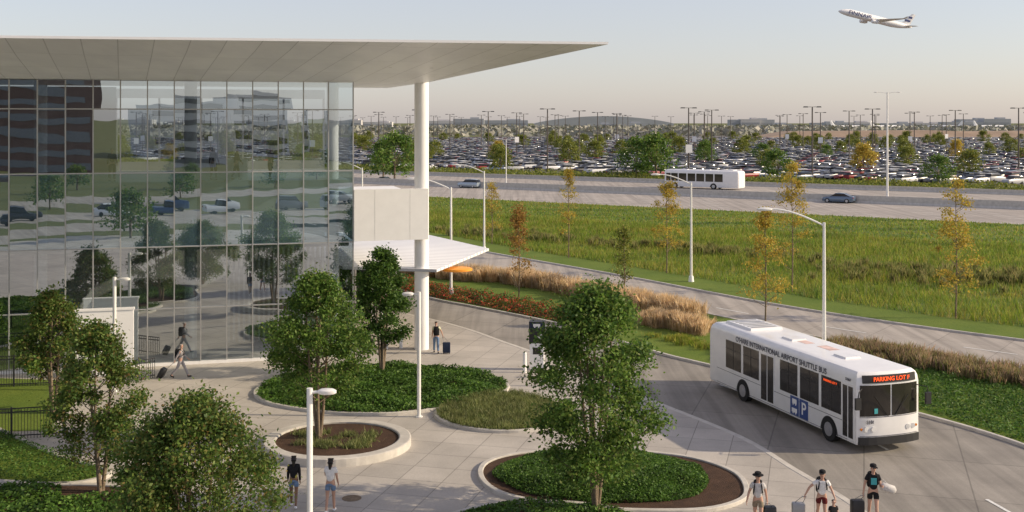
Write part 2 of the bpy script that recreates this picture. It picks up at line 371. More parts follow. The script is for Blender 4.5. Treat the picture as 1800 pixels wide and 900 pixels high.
obj("lane_marking",mb.mesh("lane_marking",[M['marking']]),kind="structure")
mb=kerbmesh(RBF,False,.18,0,.13); kerbmesh(RBN,False,.18,0,.13,mb); kerbmesh(RAF,False,.18,0,.13,mb)
obj("kerb",mb.mesh("kerb",[M['kerb']]),kind="structure")
mb=kerbmesh(offset(RAN,-.1,False),False,.3,0,.022); obj("kerb",mb.mesh("kerb",[M['kerb']]),kind="structure")
def barrier(c,h,label):
    mb=MB(); P=[(x,HX(x,c)) for x in range(-220,221,8)]
    a=offset(P,.35,False); b=offset(P,.12,False); b2=offset(P,-.12,False); a2=offset(P,-.35,False)
    rings=[[(a[i][0],a[i][1],0),(b[i][0],b[i][1],.35),(b[i][0],b[i][1],h),(b2[i][0],b2[i][1],h),(b2[i][0],b2[i][1],.35),(a2[i][0],a2[i][1],0)] for i in range(len(P))]
    mb.loft(rings); obj("highway_barrier",mb.mesh("highway_barrier",[M['kerb']]),label=label,cat="barrier")
barrier(217.2,1.25,"long pale concrete barrier between the highway carriageways"); barrier(260,.9,"low concrete barrier along the far highway edge")
# ---------------------------------------------------------------- planting beds
def bed(path,label,surf='mulch',kw=.2,kh=.14,cov=None):
    p=crom(path,6,True); root=empty("planting_bed",(0,0,0),label=label,cat="planting bed")
    obj("kerb_ring",kerbmesh(p,True,kw,0,kh).mesh("kerb_ring",[M['kerb']]),root)
    me=bpy.data.meshes.new("bed_soil"); me.from_pydata([(a,b,.08) for a,b in p],[],[tuple(range(len(p)))]); me.materials.append(M[surf]); obj("bed_soil",me,root)
    return p,root
def cover(name,p,root,n,size,mat,h=.25,flat=.5,mound=.2,asp=.6):
    q=randin(p,n); cx=np.mean(np.array(p),0); P=np.array(p); R=np.abs(P-cx).max(0)
    r=np.sqrt((((q-cx)/R)**2).sum(1)).clip(0,1); z=.10+(mound*(1-r**2))+h*RS.rand(n)*(.55+.45*np.sin(q[:,0]*2.1+np.cos(q[:,1]*1.7)*2))
    C=np.stack([q[:,0],q[:,1],z],1); me=leaves(name,C,size*(.6+.8*RS.rand(n)),mat,flat,asp)
    return obj(name,me,root)
def ell(cx,cy,a,b,n=14,rot=0): return [(cx+a*math.cos(t)*math.cos(rot)-b*math.sin(t)*math.sin(rot),cy+a*math.cos(t)*math.sin(rot)+b*math.sin(t)*math.cos(rot)) for t in [2*math.pi*i/n for i in range(n)]]
p1=[(-12.1,54.5),(-11.2,51.8),(-8.5,50.1),(-5.5,49.7),(-2.6,51),(-.6,53.3),(-.3,55.4),(-1.6,57.6),(-4.5,59.3),(-7.5,59.7),(-10.3,58.2)]
P,r=bed(p1,"large rounded bed of dense dark green ground cover with pale kerb"); cover("ground_cover",P,r,34000,.07,M['cover'])
p2=[(-3.3,50),(-2.6,48),(-.8,46.9),(1.2,47.3),(2.2,49.2),(1.8,51.6),(.2,53.3),(-2.0,52.6)]
P,r=bed(p2,"small rounded bed of pale variegated grass with concrete kerb")
q=randin(P,14000); obj("ornamental_grass",blades("ornamental_grass",np.c_[q,np.full(len(q),.1)],.15+.3*RS.rand(len(q))*(.6+.4*np.sin(q[:,0]*5)*np.cos(q[:,1]*5)),np.full(len(q),.02),1.1,M['cover2']),r)
p4=[(-1.13,41),(-.85,42.7),(.6,43.8),(3.5,44.15),(6.5,43.3),(8.0,41.5),(8.15,39.6),(7.6,38.2),(6,37.3),(3,37.4),(.9,38.1),(-.5,39.2)]
P,r=bed(p4,"large oval bed of green ground cover and brown mulch")
inn=[(-.7,41),(0,42.7),(1.5,43.5),(3.2,43.8),(5.5,43.2),(6.8,41.8),(6.9,40),(5.8,38.4),(3,38.0),(.6,38.9)]
cover("ground_cover",crom(inn,6,True),r,42000,.045,M['cover'],.14,.5,.4)
P,r=bed(ell(1.0,35.2,3.6,2.9,12),"rounded bed of low green plants beside a pavement"); cover("ground_cover",P,r,10000,.06,M['cover'],.2,.5,.2)
P,r=bed([(-26,50.5),(-17.2,43.3),(-15.2,42.0),(-14.6,40.9),(-15.8,40.0),(-19,40.4),(-26,41)],"mown green bed behind a curved pale kerb",'lawn'); cover("ground_cover",P,r,16000,.045,M['cover'],.12,.5,.1)
P,r=bed([(-26,39.2),(-17,39.9),(-13.3,39.6),(-11.3,38.2),(-10.5,35),(-11,31),(-26,31)],"broad bed of dark green ground cover with mulch",'mulch'); cover("ground_cover",[(-25.5,39),(-17,39.6),(-15.6,39.4),(-15.2,38.3),(-13.6,38.2),(-12.8,39.2),(-11.5,38),(-10.8,35),(-11.2,31),(-26,31)],r,34000,.07,M['cover'],.25,.5,.1)
sheet("lawn",[(-30,57.5),(-21.5,56.2),(-19.8,51.5),(-19.3,47.2),(-30,46)],.03,M['lawn'])
root=empty("round_planter",(-6.9,45.0,0),label="round raised concrete seat planter filled with mulch",cat="planter")
circ=lambda r,n=48:[(r*math.cos(2*math.pi*i/n),r*math.sin(2*math.pi*i/n)) for i in range(n)]
obj("planter_wall",kerbmesh(circ(2.66),True,.48,0,.33).mesh("planter_wall",[M['kerb']]),root)
me=bpy.data.meshes.new("planter_soil"); me.from_pydata([(a,b,.25) for a,b in circ(2.45)],[],[tuple(range(48))]); me.materials.append(M['mulch']); obj("planter_soil",me,root)
cc=RS.uniform(-1.5,1.3,(38,2)); q=cc[RS.randint(0,38,1900)]+RS.normal(size=(1900,2))*.12; obj("low_plants",blades("low_plants",np.c_[q[:,0]*1.1,q[:,1]*.8,np.full(len(q),.25)],.08+.2*RS.rand(len(q)),np.full(len(q),.02),1.3,M['cover2']),root)
flowers=[(-12,89),(-6.6,83.6),(-2.6,79.4),(3.3,72.0),(5.2,69.5),(7.6,70),(4.5,76),(0.5,81),(-4,86.5),(-9,93)]
q=randin(flowers,24000); C=np.c_[q,.1+.6*RS.rand(len(q))*(.55+.45*np.sin(q[:,0]*2.3+np.sin(q[:,1]*1.7)*2))]
obj("red_flower_bed",leaves("red_flower_bed",C,.04+.055*RS.rand(len(q)),M['red'],.4),kind="stuff")
sheet("soil",flowers,.10,M['mulch'])
def tufts(name,path,wd,nt,nb,h,mat,w=.009,plume=3.0):
    P=np.array(path); seg=np.r_[0,np.cumsum(np.linalg.norm(np.diff(P,axis=0),axis=1))]; t=RS.rand(nt)*seg[-1]
    cx=np.interp(t,seg,P[:,0])+RS.uniform(-wd,wd,nt); cy=np.interp(t,seg,P[:,1])+RS.uniform(-wd,wd,nt); hh=h*(.75+.5*RS.rand(nt))
    X=np.repeat(cx,nb)+RS.normal(size=nt*nb)*.18; Y=np.repeat(cy,nb)+RS.normal(size=nt*nb)*.18; H=np.repeat(hh,nb)*(.6+.5*RS.rand(nt*nb))
    return obj(name,blades(name,np.c_[X,Y,np.full(nt*nb,.08)],H,np.full(nt*nb,w),.55,mat,plume),kind="stuff")
tufts("golden_grass",[(-11,100),(-6,93.5),(-2.4,91.2)],1.0,130,100,1.1,M['gold'],.006)
tufts("golden_grass",[(-1.2,91.5),(4.2,84.8),(8,79),(12,73.0)],.8,300,105,1.1,M['gold'],.006)
tufts("golden_grass",[(8.6,72.0),(11.8,68.4)],.7,90,100,.95,M['gold'],.006)
tufts("brown_grass",[(18.4,63.5),(24.5,56.5),(33,50)],1.3,360,90,.7,M['brownG'],.006)
tufts("green_grass",[(8.8,66.8),(13,62),(17,58)],.9,120,50,.35,M['meadow'],.012,1)
tufts("olive_reeds",[(28,97),(48,84)],5.0,160,40,.9,M['reed'],.012)
tufts("olive_reeds",[(-8,132),(10,118),(30,104)],3.0,120,40,.8,M['reed'],.014)
q=randin([(10.5,60.8),(15.2,54.4),(18.2,50.2),(20.6,44.6),(26,44),(26,53),(19,62),(14,66)],24000); obj("low_groundcover",leaves("low_groundcover",np.c_[q,.1+.15*RS.rand(len(q))],.04+.05*RS.rand(len(q)),M['cover'],.5),kind="stuff")
q=randin(MEA,170000); d=np.hypot(q[:,0],q[:,1]); n=len(q)
hn=.55+.35*np.sin(q[:,0]*.35+1.3*np.sin(q[:,1]*.21))*np.cos(q[:,1]*.3)
obj("meadow_grass",blades("meadow_grass",np.c_[q,np.full(n,.04)],(.25+.5*RS.rand(n))*(hn+.35),(.014+.03*RS.rand(n))*(d/90),.8,M['meadow']),kind="stuff")
q=randin(SLOPE,50000); n=len(q); obj("short_grass",blades("short_grass",np.c_[q,np.full(n,.03)],.10+.22*RS.rand(n),.05+.05*RS.rand(n),1.0,M['meadow']),kind="stuff")
# ---------------------------------------------------------------- trees
def crown_pts(H,z0,rad,ncl,nleaf,rs,sparse=False,csz=.36,pw=.75):
    cl=[]
    for i in range(ncl):
        t=rs.rand()**.85; prof=math.sin(math.pi*min(1,(t*.93+.07))**pw)**.65 if not sparse else (1-t)**.7*.9+.1
        a=rs.rand()*6.283; rr=rad*prof*(.25+.75*math.sqrt(rs.rand()))*(.85+.3*rs.rand())
        cl.append((rr*math.cos(a),rr*math.sin(a),z0+t*(H-z0-.15)))
    cl=np.array(cl); k=rs.randint(0,ncl,nleaf); sc=csz*(.6+.7*rs.rand(ncl))[k][:,None]
    C=cl[k]+rs.normal(size=(nleaf,3))*sc*np.array([.55,.55,.42]); return cl,C
def tree(name,loc,H,z0,rad,nleaf,ls,mat,label,seed,stems=3,ncl=80,sparse=False,csz=.36,tr=.07,group=None,cat="tree"):
    rs=np.random.RandomState(seed); root=empty(name,loc,label=label,cat=cat,group=group)
    cl,C=crown_pts(H,z0,rad,ncl,nleaf,rs,sparse,csz); mb=MB(); tops=[]
    for s in range(stems):
        a=6.283*s/stems+rs.rand(); sp=rad*.28*(stems>1); pts=[];rad_=[]
        for j in range(7):
            t=j/6; pts.append((math.cos(a)*(.07*(stems>1)+sp*t)+.04*math.sin(5*t+s),math.sin(a)*(.07*(stems>1)+sp*t)+.04*math.cos(4*t+s),t*H*(.86 if not sparse else .97))); rad_.append(tr*(1-.85*t)+.008)
        mb.tube(pts,rad_,7); tops.append(pts)
    for c in cl[:60]:
        st=tops[rs.randint(stems)]; zt=max(z0*.8,c[2]-.6*math.hypot(c[0],c[1])-.2); f=min(5.99,zt/st[-1][2]*6); i=int(f); a=Vector(st[i]).lerp(Vector(st[i+1]),f-i)
        b=Vector(c); m=(a+b)/2+Vector((0,0,-.08)); mb.tube([a,m,b],[.022 if not sparse else .018,.014,.006],4)
    obj("trunk",mb.mesh("trunk",[M['bark']],60),root); obj("crown",leaves("crown",C,ls*(.6+.7*rs.rand(nleaf)),mat,.15),root); return root
tree("tree",(-14.2,39.2,.1),5.85,1.2,1.5,18000,.062,M['leafB'],"leafy young tree with olive green crown beside lamp",1,3,75,csz=.42)
tree("tree",(-20.2,50,.1),5.3,1.3,1.35,12000,.075,M['leafB'],"slender olive green tree near black railings",2,3,70)
tree("tree",(-8.95,32,.1),4.9,.7,2.35,42000,.058,M['leafB'],"broad rounded tree with dense olive and reddish leaves",3,4,110,csz=.5)
tree("tree",(-7.7,45.3,.25),6.5,1.75,1.9,25000,.066,M['leafA'],"multi stemmed green tree growing in round planter",4,4,85,csz=.45)
tree("tree",(-6.6,57.6,.2),6.2,1.4,1.4,15000,.08,M['leafC'],"dense dark green tree rising from ground cover bed",5,4,60)
tree("tree",(2.75,37.3,.1),7.3,1.25,2.15,37000,.066,M['leafA'],"tall multi stemmed maple tree with full green crown",6,5,110,csz=.48)
tree("tree",(-27,57,.1),4.2,1.0,1.6,8000,.08,M['leafC'],"dark green tree beside glass hall",7,3,60)
young=[((.5,82.6),6.8,1.9,.8,'leafO',2200),((8.06,81.8),5.4,1.2,.75,'leafL',1700),((13.04,95.9),8.0,2.2,1.6,'leafY',2900),((15.7,70.5),7.5,1.6,1.35,'leafY',2600),((21,85.3),9.8,2,1.6,'leafY',3000),((28.8,73.8),9.1,2,1.8,'leafY',3200),((5.3,106.7),8.4,2,1.0,'leafY',1700),((-2.1,119),6.5,1.5,1.2,'leafY',1600)]
for i,(xy,H,z0,r_,mt,nl) in enumerate(young):
    tree("young_tree",(xy[0],xy[1],.08),H,z0,r_,int(nl*.9),.082,M[mt],"thin young tree with sparse "+("orange brown" if mt=='leafO' else "green" if mt=='leafL' else "yellow")+" autumn leaves in grass",20+i,1,46,True,.42,.05,"young trees along the grass verge")
# ---------------------------------------------------------------- glass hall
A=Vector((-.966,-.257,0)); N=Vector((.257,-.966,0)); Cn=Vector((-8.71,62.4,0)); PW=1.345
hall=empty("glass_hall",Cn,label="large glass fronted terminal hall with broad white flat roof",cat="building")
def hp(s,d,z): q=A*s-N*d; return (q.x,q.y,z)   # s leftwards, d into the building
HZ=math.atan2(A.y,A.x)
def hbox(mb,s0,s1,d0,d1,z0,z1,mat=0):
    vs=[hp(s,d,z) for z in (z0,z1) for s,d in ((s0,d0),(s1,d0),(s1,d1),(s0,d1))]
    mb.add(vs,[(0,1,2,3),(7,6,5,4),(4,5,1,0),(5,6,2,1),(6,7,3,2),(7,4,0,3)],mat)
ZL=[.16,3.0,6.25,10.15,13.49,15.0]; NCOL=18
for k in range(NCOL):
    for r_ in range(5):
        s0,s1=k*PW+.03,(k+1)*PW-.03; z0,z1=ZL[r_]+.03,ZL[r_+1]-.03
        cx,cz=(s0+s1)/2,(z0+z1)/2
        me=bpy.data.meshes.new("window_pane"); hw=(s1-s0)/2; hh=(z1-z0)/2
        me.from_pydata([(-hw,0,-hh),(hw,0,-hh),(hw,0,hh),(-hw,0,hh)],[],[(0,1,2,3)]); me.materials.append(M['glassteal'] if r_==2 else M['glass'])
        o=obj("window_pane",me,hall,hp(cx,0,cz)); o.rotation_euler=(random.gauss(0,.002),0,HZ+random.gauss(0,.003))
mb=MB()
for k in range(NCOL+1): hbox(mb,k*PW-.028,k*PW+.028,-.06,.12,.16,15.0)
for z in ZL[1:-1]: hbox(mb,0,NCOL*PW,-.045,.10,z-.032,z+.032)
obj("window_frame",mb.mesh("window_frame",[M['silver']]),hall)
mb=MB(); hbox(mb,-.1,NCOL*PW,-.12,.3,0,.16); obj("base_sill",mb.mesh("base_sill",[M['white']]),hall)
M['int']=pmat("interior_wall",(.33,.33,.34),.8,0,.15,.5); M['intf']=pmat("interior_floor",(.42,.41,.4),.4,0,.1,.5); M['fin']=pmat("interior_fins",(.6,.6,.6),.6)
mb=MB()
hbox(mb,.2,NCOL*PW,.35,16,9.25,9.65); hbox(mb,.2,NCOL*PW,.35,3.0,6.0,6.3); obj("floor_slab",mb.mesh("floor_slab",[M['intf']]),hall)
mb=MB(); hbox(mb,0,NCOL*PW,16,16.3,0,10.2); hbox(mb,NCOL*PW,NCOL*PW+.3,.2,16,0,15.0); hbox(mb,NCOL*PW*.62,NCOL*PW*.64,3,16,.2,9.2); hbox(mb,13,NCOL*PW,9,9.3,9.7,14.9); hbox(mb,0,NCOL*PW,15.8,16.3,14.4,15)
for i in range(9): hbox(mb,i*PW*2,i*PW*2+.12,16,16.2,10.2,14.4)
obj("interior_wall",mb.mesh("interior_wall",[M['int']]),hall)
mb=MB()
for i in range(22): hbox(mb,.6+i*.28,.72+i*.28,4.5,4.9,.2,6.0)
obj("interior_fins",mb.mesh("interior_fins",[M['fin']]),hall)
mb=MB()
hbox(mb,5.6,9.4,1.6,1.7,9.66,10.8); obj("white_counter",mb.mesh("white_counter",[M['white']]),hall)
for s in (.95,8.6,16.2,23):
    mb=MB(); mb.tube([hp(s,1.6,.05),hp(s,1.6,15.0)],.33,16); obj("column",mb.mesh("column",[M['fin'] if s>1 else M['white']],40),hall)
mb=MB(); mb.tube([(-5.1-Cn.x,64.2-Cn.y,0),(-5.1-Cn.x,64.2-Cn.y,15.1)],.405,24); obj("column",mb.mesh("column",[M['white']],40),hall,label="tall round cream column under the roof corner")
def soffitmat():
    m,n,p,o=base("roof_soffit_panels")
    tc=n.nodes.new('ShaderNodeTexCoord'); mp=n.nodes.new('ShaderNodeMapping'); mp.inputs['Rotation'].default_value=(0,0,-.33)
    n.links.new(tc.outputs['Object'],mp.inputs[0])
    br=n.nodes.new('ShaderNodeTexBrick'); br.offset=0; br.inputs['Scale'].default_value=1; br.inputs['Brick Width'].default_value=1.35; br.inputs['Row Height'].default_value=5.4
    br.inputs['Mortar Size'].default_value=.022; br.inputs['Color1'].default_value=(.84,.84,.85,1); br.inputs['Color2'].default_value=(.93,.93,.94,1); br.inputs['Mortar'].default_value=(.58,.58,.59,1)
    n.links.new(mp.outputs[0],br.inputs[0])
    a,_=noise(n,.35,5,.65,'Object',(1,.35,1),-.33); r=ramp(n,[(.35,(.86,.86,.88)),(.62,(1.0,1.0,1.0))]); n.links.new(a.outputs[0],r.inputs[0])
    n.links.new(mixc(n,br.outputs[0],r.outputs[0],1,'MULTIPLY'),p.inputs['Base Color'])
    p.inputs['Metallic'].default_value=.08; p.inputs['Roughness'].default_value=.42
    t,_=noise(n,.4,4,.6,'Object',(1,.5,1)); b=n.nodes.new('ShaderNodeBump'); b.inputs['Strength'].default_value=.4; b.inputs['Distance'].default_value=.2
    n.links.new(t.outputs[0],b.inputs['Height']); n.links.new(b.outputs[0],p.inputs['Normal']); return m
M['soffit']=soffitmat()
T=(3.95,46.7,16.0); E0=(-60,37.1,16.0)
I0=tuple(Cn+A*50+Vector((0,0,15.02))); I1=(-4.6,62.9,15.02); K=(-8.0,73.5,15.02); K0=(-45,64,15.02)
top=[(T[0],T[1],16.1),(E0[0],E0[1],16.1),(-60,66,16.1),(K[0],K[1],16.1),(I1[0]+.3,I1[1],16.1)]
vs=[T,E0,I0,I1,K,K0]+top; vs=[(v[0]-Cn.x,v[1]-Cn.y,v[2]) for v in vs]
me=bpy.data.meshes.new("roof"); me.from_pydata(vs,[],[(0,1,2,3),(3,2,5,4),(6,7,1,0),(6,0,3,10),(10,3,4,9),(6,10,9,8,7),(9,4,5,8)])
me.materials.append(M['soffit']); me.materials.append(M['white'])
for i,f in enumerate(me.polygons): f.material_index=0 if i<2 else 1
obj("roof",me,hall)
for i in range(14):
    s=-1+i*2.0; f=.45; q=Vector(hp(s,0,15.02)).lerp(Vector((T[0]-Cn.x-(s+4.2)*.99,T[1]-Cn.y-(s+4.2)*.15,16.0)),f)
    mb=MB(); mb.tube([q+Vector((0,0,-.03)),q+Vector((0,0,.1))],.09,10); obj("downlight",mb.mesh("downlight",[M['grey']]),hall)
mb=MB(); hbox(mb,-4.12,-.02,-.3,0.0,6.3,9.12); hbox(mb,-4.12,-.02,0.0,12,6.3,8.6)
br=empty("connector_bridge",Cn,label="white panelled elevated connector box beside the glass hall",cat="building")
obj("wall_panel",mb.mesh("wall_panel",[M['white']]),br)
mb=MB()
for s in (-1.15,-3.1): hbox(mb,s-.008,s+.008,-.304,-.298,6.32,9.1)
obj("panel_joint",mb.mesh("panel_joint",[M['seam']]),br)
mb=MB(); hbox(mb,-2.9,-.1,12,12.2,0.02,4.4,0); obj("glass_wall",mb.mesh("glass_wall",[M['glassdark']]),br)
mb=MB()
for s in (-.5,-1.6,-2.7): hbox(mb,s-.06,s+.06,11.85,11.98,.02,4.4)
obj("wall_mullion",mb.mesh("wall_mullion",[M['white']]),br)
def canopymat():
    m,n,p,o=base("ribbed_canopy"); tc=n.nodes.new('ShaderNodeTexCoord'); wv=n.nodes.new('ShaderNodeTexWave'); wv.inputs['Scale'].default_value=.42; wv.bands_direction='Y'
    mp=n.nodes.new('ShaderNodeMapping'); mp.inputs['Rotation'].default_value=(0,0,.25); n.links.new(tc.outputs['Object'],mp.inputs[0]); n.links.new(mp.outputs[0],wv.inputs[0])
    r=ramp(n,[(0,(.5,.5,.52)),(.35,(.84,.84,.84)),(1,(.88,.88,.88))]); n.links.new(wv.outputs[0],r.inputs[0]); n.links.new(r.outputs[0],p.inputs['Base Color']); p.inputs['Roughness'].default_value=.4; return m
cp=empty("entrance_canopy",(-6,70,0),label="white ribbed metal entrance canopy with pointed corner",cat="canopy")
mb=MB(); poly=[(-3.6,-5.4),(1.8,-6.6),(4.5,4.0),(-1.6,16),(-12,14),(-6,-1)]; mb.prism(poly,4.45,4.6); obj("canopy_roof",mb.mesh("canopy_roof",[canopymat()]),cp)
for xy in ((-1.6,-3.6),(-2,8)):
    mb=MB(); mb.tube([(xy[0],xy[1],0),(xy[0],xy[1],4.45)],.1,10); obj("canopy_post",mb.mesh("canopy_post",[M['whitemetal']],40),cp)
od=empty("orange_canopy_sign",(-3.2,66.6,0),label="orange oval sign panel fixed under the canopy edge",cat="sign")
mb=MB(); mb.loft([[(r*math.cos(2*math.pi*k/32),r*.9*math.sin(2*math.pi*k/32),z) for k in range(32)] for r,z in ((.78,4.1),(.88,4.14),(.88,4.24),(.8,4.28))]); obj("panel",mb.mesh("panel",[M['orange']],40),od)
mb=MB(); mb.tube([(-.5,-.2,4.2),(-.5,-.2,4.46)],.05,8); mb.tube([(-.5,.4,4.2),(-.5,.4,4.46)],.05,8); obj("bracket",mb.mesh("bracket",[M['grey']],40),od)
vb=empty("white_wall",(-20.5,57.3,0),HZ+math.pi,label="low white entrance wall before the glass hall",cat="wall")
mb=MB(); mb.box((0,0,1.7),(2.75,.35,3.3)); mb.box((0,0,3.38),(2.85,.45,.08)); obj("wall_panel",mb.mesh("wall_panel",[M['white']]),vb)
# ---------------------------------------------------------------- fences
def fence(p,q,h,label):
    p=Vector((p[0],p[1],0)); q=Vector((q[0],q[1],0)); L=(q-p).length; d=(q-p)/L
    r=empty("railing_fence",p,math.atan2(d.y,d.x),label=label,cat="fence")
    mb=MB(); n=int(L/.12)
    for z in (.15,h-.15,h): mb.box((L/2,0,z),(L,.04,.04))
    for i in range(n+1): mb.box((i*L/n,0,h/2),(.018,.018,h))
    obj("railing",mb.mesh("railing",[M['dark']]),r)
    mb=MB()
    for i in range(int(L/2)+1): mb.box((min(L,i*2),0,h/2+.03),(.07,.07,h+.06))
    obj("post",mb.mesh("post",[M['dark']]),r)
fence((-26,44.4),(-18.2,46.4),1.25,"black metal railing fence along lawn")
fence((-30,54.0),(-21.8,55.4),1.5,"black metal railing fence beside hall")
fence((-18.8,55.8),(-17.9,57.0),1.0,"short black railing beside walkway")
# ---------------------------------------------------------------- lamps
def plazalamp(x,y,side,label,h=5.44):
    r=empty("plaza_lamp",(x,y,0),label=label,cat="street lamp",group="white plaza lamps")
    mb=MB(); mb.tube([(0,0,0),(0,0,h)],.085,14); mb.tube([(0,0,0),(0,0,.06)],.16,14); obj("pole",mb.mesh("pole",[M['whitemetal']],40),r)
    mb=MB(); mb.tube([(0,0,h-.12),(side*.28,0,h-.10)],.04,8); obj("arm",mb.mesh("arm",[M['whitemetal']],40),r)
    mb=MB(); mb.loft([[(side*(.48+.26*math.cos(2*math.pi*k/20)*s),.15*math.sin(2*math.pi*k/20)*s,z) for k in range(20)] for s,z in ((.85,h-.16),(1,h-.13),(1,h-.06),(.7,h-.02))]); obj("lamp_head",mb.mesh("lamp_head",[M['whitemetal']],40),r)
plazalamp(-4.04,49.4,-1,"tall slim white plaza lamp at bed kerb"); plazalamp(-5.6,31.5,1,"white plaza lamp post with flat head near pedestrians"); plazalamp(-18.9,54.1,1,"white plaza lamp before the glass hall")
def streetlamp(x,y,label,h=8.0,two=False,reach=2.6,rise=.8,group="curved arm road lamps",rz=0,mat='whitemetal',pr=.11):
    r=empty("street_lamp",(x,y,0),rz,label=label,cat="street lamp",group=group)
    mb=MB(); mb.tube([(0,0,0),(0,0,h)],[pr,pr*.6],12); obj("pole",mb.mesh("pole",[M[mat]],40),r)
    mb=MB(); mb.tube([(0,0,0),(0,0,.55)],[.24,.17],12); obj("pole_base",mb.mesh("pole_base",[M['white']],40),r)
    for sg in ((-1,1) if two else (-1,)):
        mb=MB(); P=[(sg*reach*t,0,h-.15+rise*math.sin(t*math.pi/2)) for t in [i/8 for i in range(9)]]; mb.tube(P,.045,8); obj("arm",mb.mesh("arm",[M[mat]],40),r)
        mb=MB(); mb.loft([[(sg*(reach+.25+s*.38*math.cos(2*math.pi*k/16)),s*.14*math.sin(2*math.pi*k/16),z) for k in range(16)] for s,z in ((.7,h+rise-.24),(1,h+rise-.2),(1,h+rise-.13),(.5,h+rise-.08))]); obj("lamp_head",mb.mesh("lamp_head",[M[mat]],40),r)
    return r
for x,y in ((14.95,54.5),(14.3,90.8),(-4.5,84),(-2.74,112),(-15.8,120)): streetlamp(x,y,"white road lamp with curved arm beside the kerb")
streetlamp(-1.2,233,"white double arm highway lamp",9.3,True,1.6,.3,"double arm highway lamps"); streetlamp(64,194,"very tall double arm highway lamp beside barrier",17.9,True,1.7,.2,"double arm highway lamps",pr=.2)
def lotlamp():
    r=empty("lot_lamp",(0,0,0),label="tall brown parking lot lamp with twin heads",cat="street lamp",group="parking lot lamps")
    mb=MB(); mb.tube([(0,0,0),(0,0,16.3)],[.2,.14],8); mb.tube([(0,0,0),(0,0,.9)],.4,8); p=obj("pole",mb.mesh("pole",[M['lotpole']],40),r)
    hs=[]
    for sg in (-1,1):
        mb=MB(); mb.box((sg*.7,0,16.25),(1.0,.1,.1)); mb.box((sg*1.45,0,16.25),(1.1,.45,.24),taper=.8); hs.append(obj("lamp_head",mb.mesh("lamp_head",[M['dark']]),r))
    return r,[p]+hs
u=Vector((.831,-.556,0)); v=Vector((.556,.831,0)); ORG=Vector((0,290,0))
def inview(p,m=.47): return p.y>150 and abs(p.x)<p.y*m
r0,parts=lotlamp(); cnt=0
mbs=MB(); mbs.box((0,-.25,6.5),(1.6,.06,2.0)); signme=mbs.mesh("sign_panel",[M['white']])
for j in range(0,18):
    for i in range(-18,19):
        p=ORG+v*(8+j*48)+u*(i*40+(j%2)*19+(j*11)%13+random.uniform(-6,6))
        if not inview(p) or cnt>140: continue
        if cnt==0: rr=r0
        else:
            rr=r0.copy(); COL.objects.link(rr)
            for q in parts:
                c=q.copy(); COL.objects.link(c); c.parent=rr
        rr.location=p; rr.rotation_euler=(0,0,random.uniform(-.3,.3)); cnt+=1
        if random.random()<.2 and p.y<520: obj("sign_panel",signme,rr)
# ---------------------------------------------------------------- cars
def ringx(x,w,z0,z1,n=None):
    h=z1-z0; return [(x,-w*.92,z0),(x,-w,z0+.25*h),(x,-w,z1-.3*h),(x,-w*.86,z1),(x,w*.86,z1),(x,w,z1-.3*h),(x,w,z0+.25*h),(x,w*.92,z0)]
def carparts(kind):
    B=MB();G=MB();R=MB()
    if kind=='sedan':
        B.loft([ringx(x,w_,a,b) for x,w_,a,b in ((2.3,.62,.35,.62),(2.2,.8,.25,.72),(1.6,.9,.2,.84),(.9,.91,.2,.93),(-1.5,.91,.2,.97),(-2.1,.85,.22,.98),(-2.3,.7,.35,.9))])
        G.loft([ringx(x,w_,.88,b) for x,w_,b in ((1.05,.8,.93),(.35,.76,1.36),(-.9,.76,1.38),(-1.75,.8,1.0))]); R.loft([ringx(x,w_,1.34,b) for x,w_,b in ((.35,.68,1.40),(-.2,.7,1.44),(-.95,.66,1.41))])
    elif kind=='suv':
        B.loft([ringx(x,w_,a,b) for x,w_,a,b in ((2.35,.68,.4,.8),(2.25,.86,.32,.95),(1.5,.95,.28,1.08),(.9,.95,.28,1.12),(-2.1,.95,.28,1.15),(-2.35,.85,.35,1.1))])
        G.loft([ringx(x,w_,1.05,b) for x,w_,b in ((1.1,.84,1.12),(.5,.8,1.66),(-1.9,.8,1.68),(-2.28,.82,1.15))]); R.loft([ringx(x,w_,1.64,b) for x,w_,b in ((.55,.72,1.70),(-.6,.76,1.76),(-2.0,.72,1.71))])
    else:
        B.loft([ringx(x,w_,a,b) for x,w_,a,b in ((2.7,.75,.45,.9),(2.6,.92,.38,1.05),(1.6,.97,.35,1.15),(-2.7,.97,.4,1.15))])
        G.loft([ringx(x,w_,1.1,b) for x,w_,b in ((1.3,.86,1.16),(.7,.8,1.7),(-.6,.8,1.72),(-.85,.84,1.15))]); R.loft([ringx(x,w_,1.68,b) for x,w_,b in ((.72,.74,1.74),(0,.77,1.79),(-.62,.74,1.75))])
    wh=[]
    for sx in (1.42,-1.4):
        for sy in (-.82,.82):
            W=MB(); rr=.33 if kind=='sedan' else .38; W.tube([(sx,sy-.11,rr),(sx,sy+.11,rr)],rr,14); W.tube([(sx,sy-.13,rr),(sx,sy+.13,rr)],rr*.6,10,1); wh.append(W)
    return B,G,R,wh
def carjoin(kind,paint):
    B,G,R,wh=carparts(kind); X=MB(); X.add(B.v,B.f,0); X.add(R.v,R.f,0); X.add(G.v,G.f,1)
    for W in wh: X.add(W.v,[f for f in W.f],2)
    for sy in (-.65,.65):
        X.box((2.22 if kind!='pickup' else 2.63,sy,.68 if kind=='sedan' else .85),(.12,.28,.12),mat=3); X.box((-2.24 if kind!='pickup' else -2.68,sy,.78 if kind=='sedan' else .95),(.12,.22,.16),mat=4)
    return X.mesh("parked_car",[paint,M['glassdark'],M['rubber'],M['lampwhite'],M['tail']],35)
kinds=['sedan','suv','sedan','pickup','suv']
cm=[carjoin(k,M['paintobj']) for k in kinds]; spots=[]
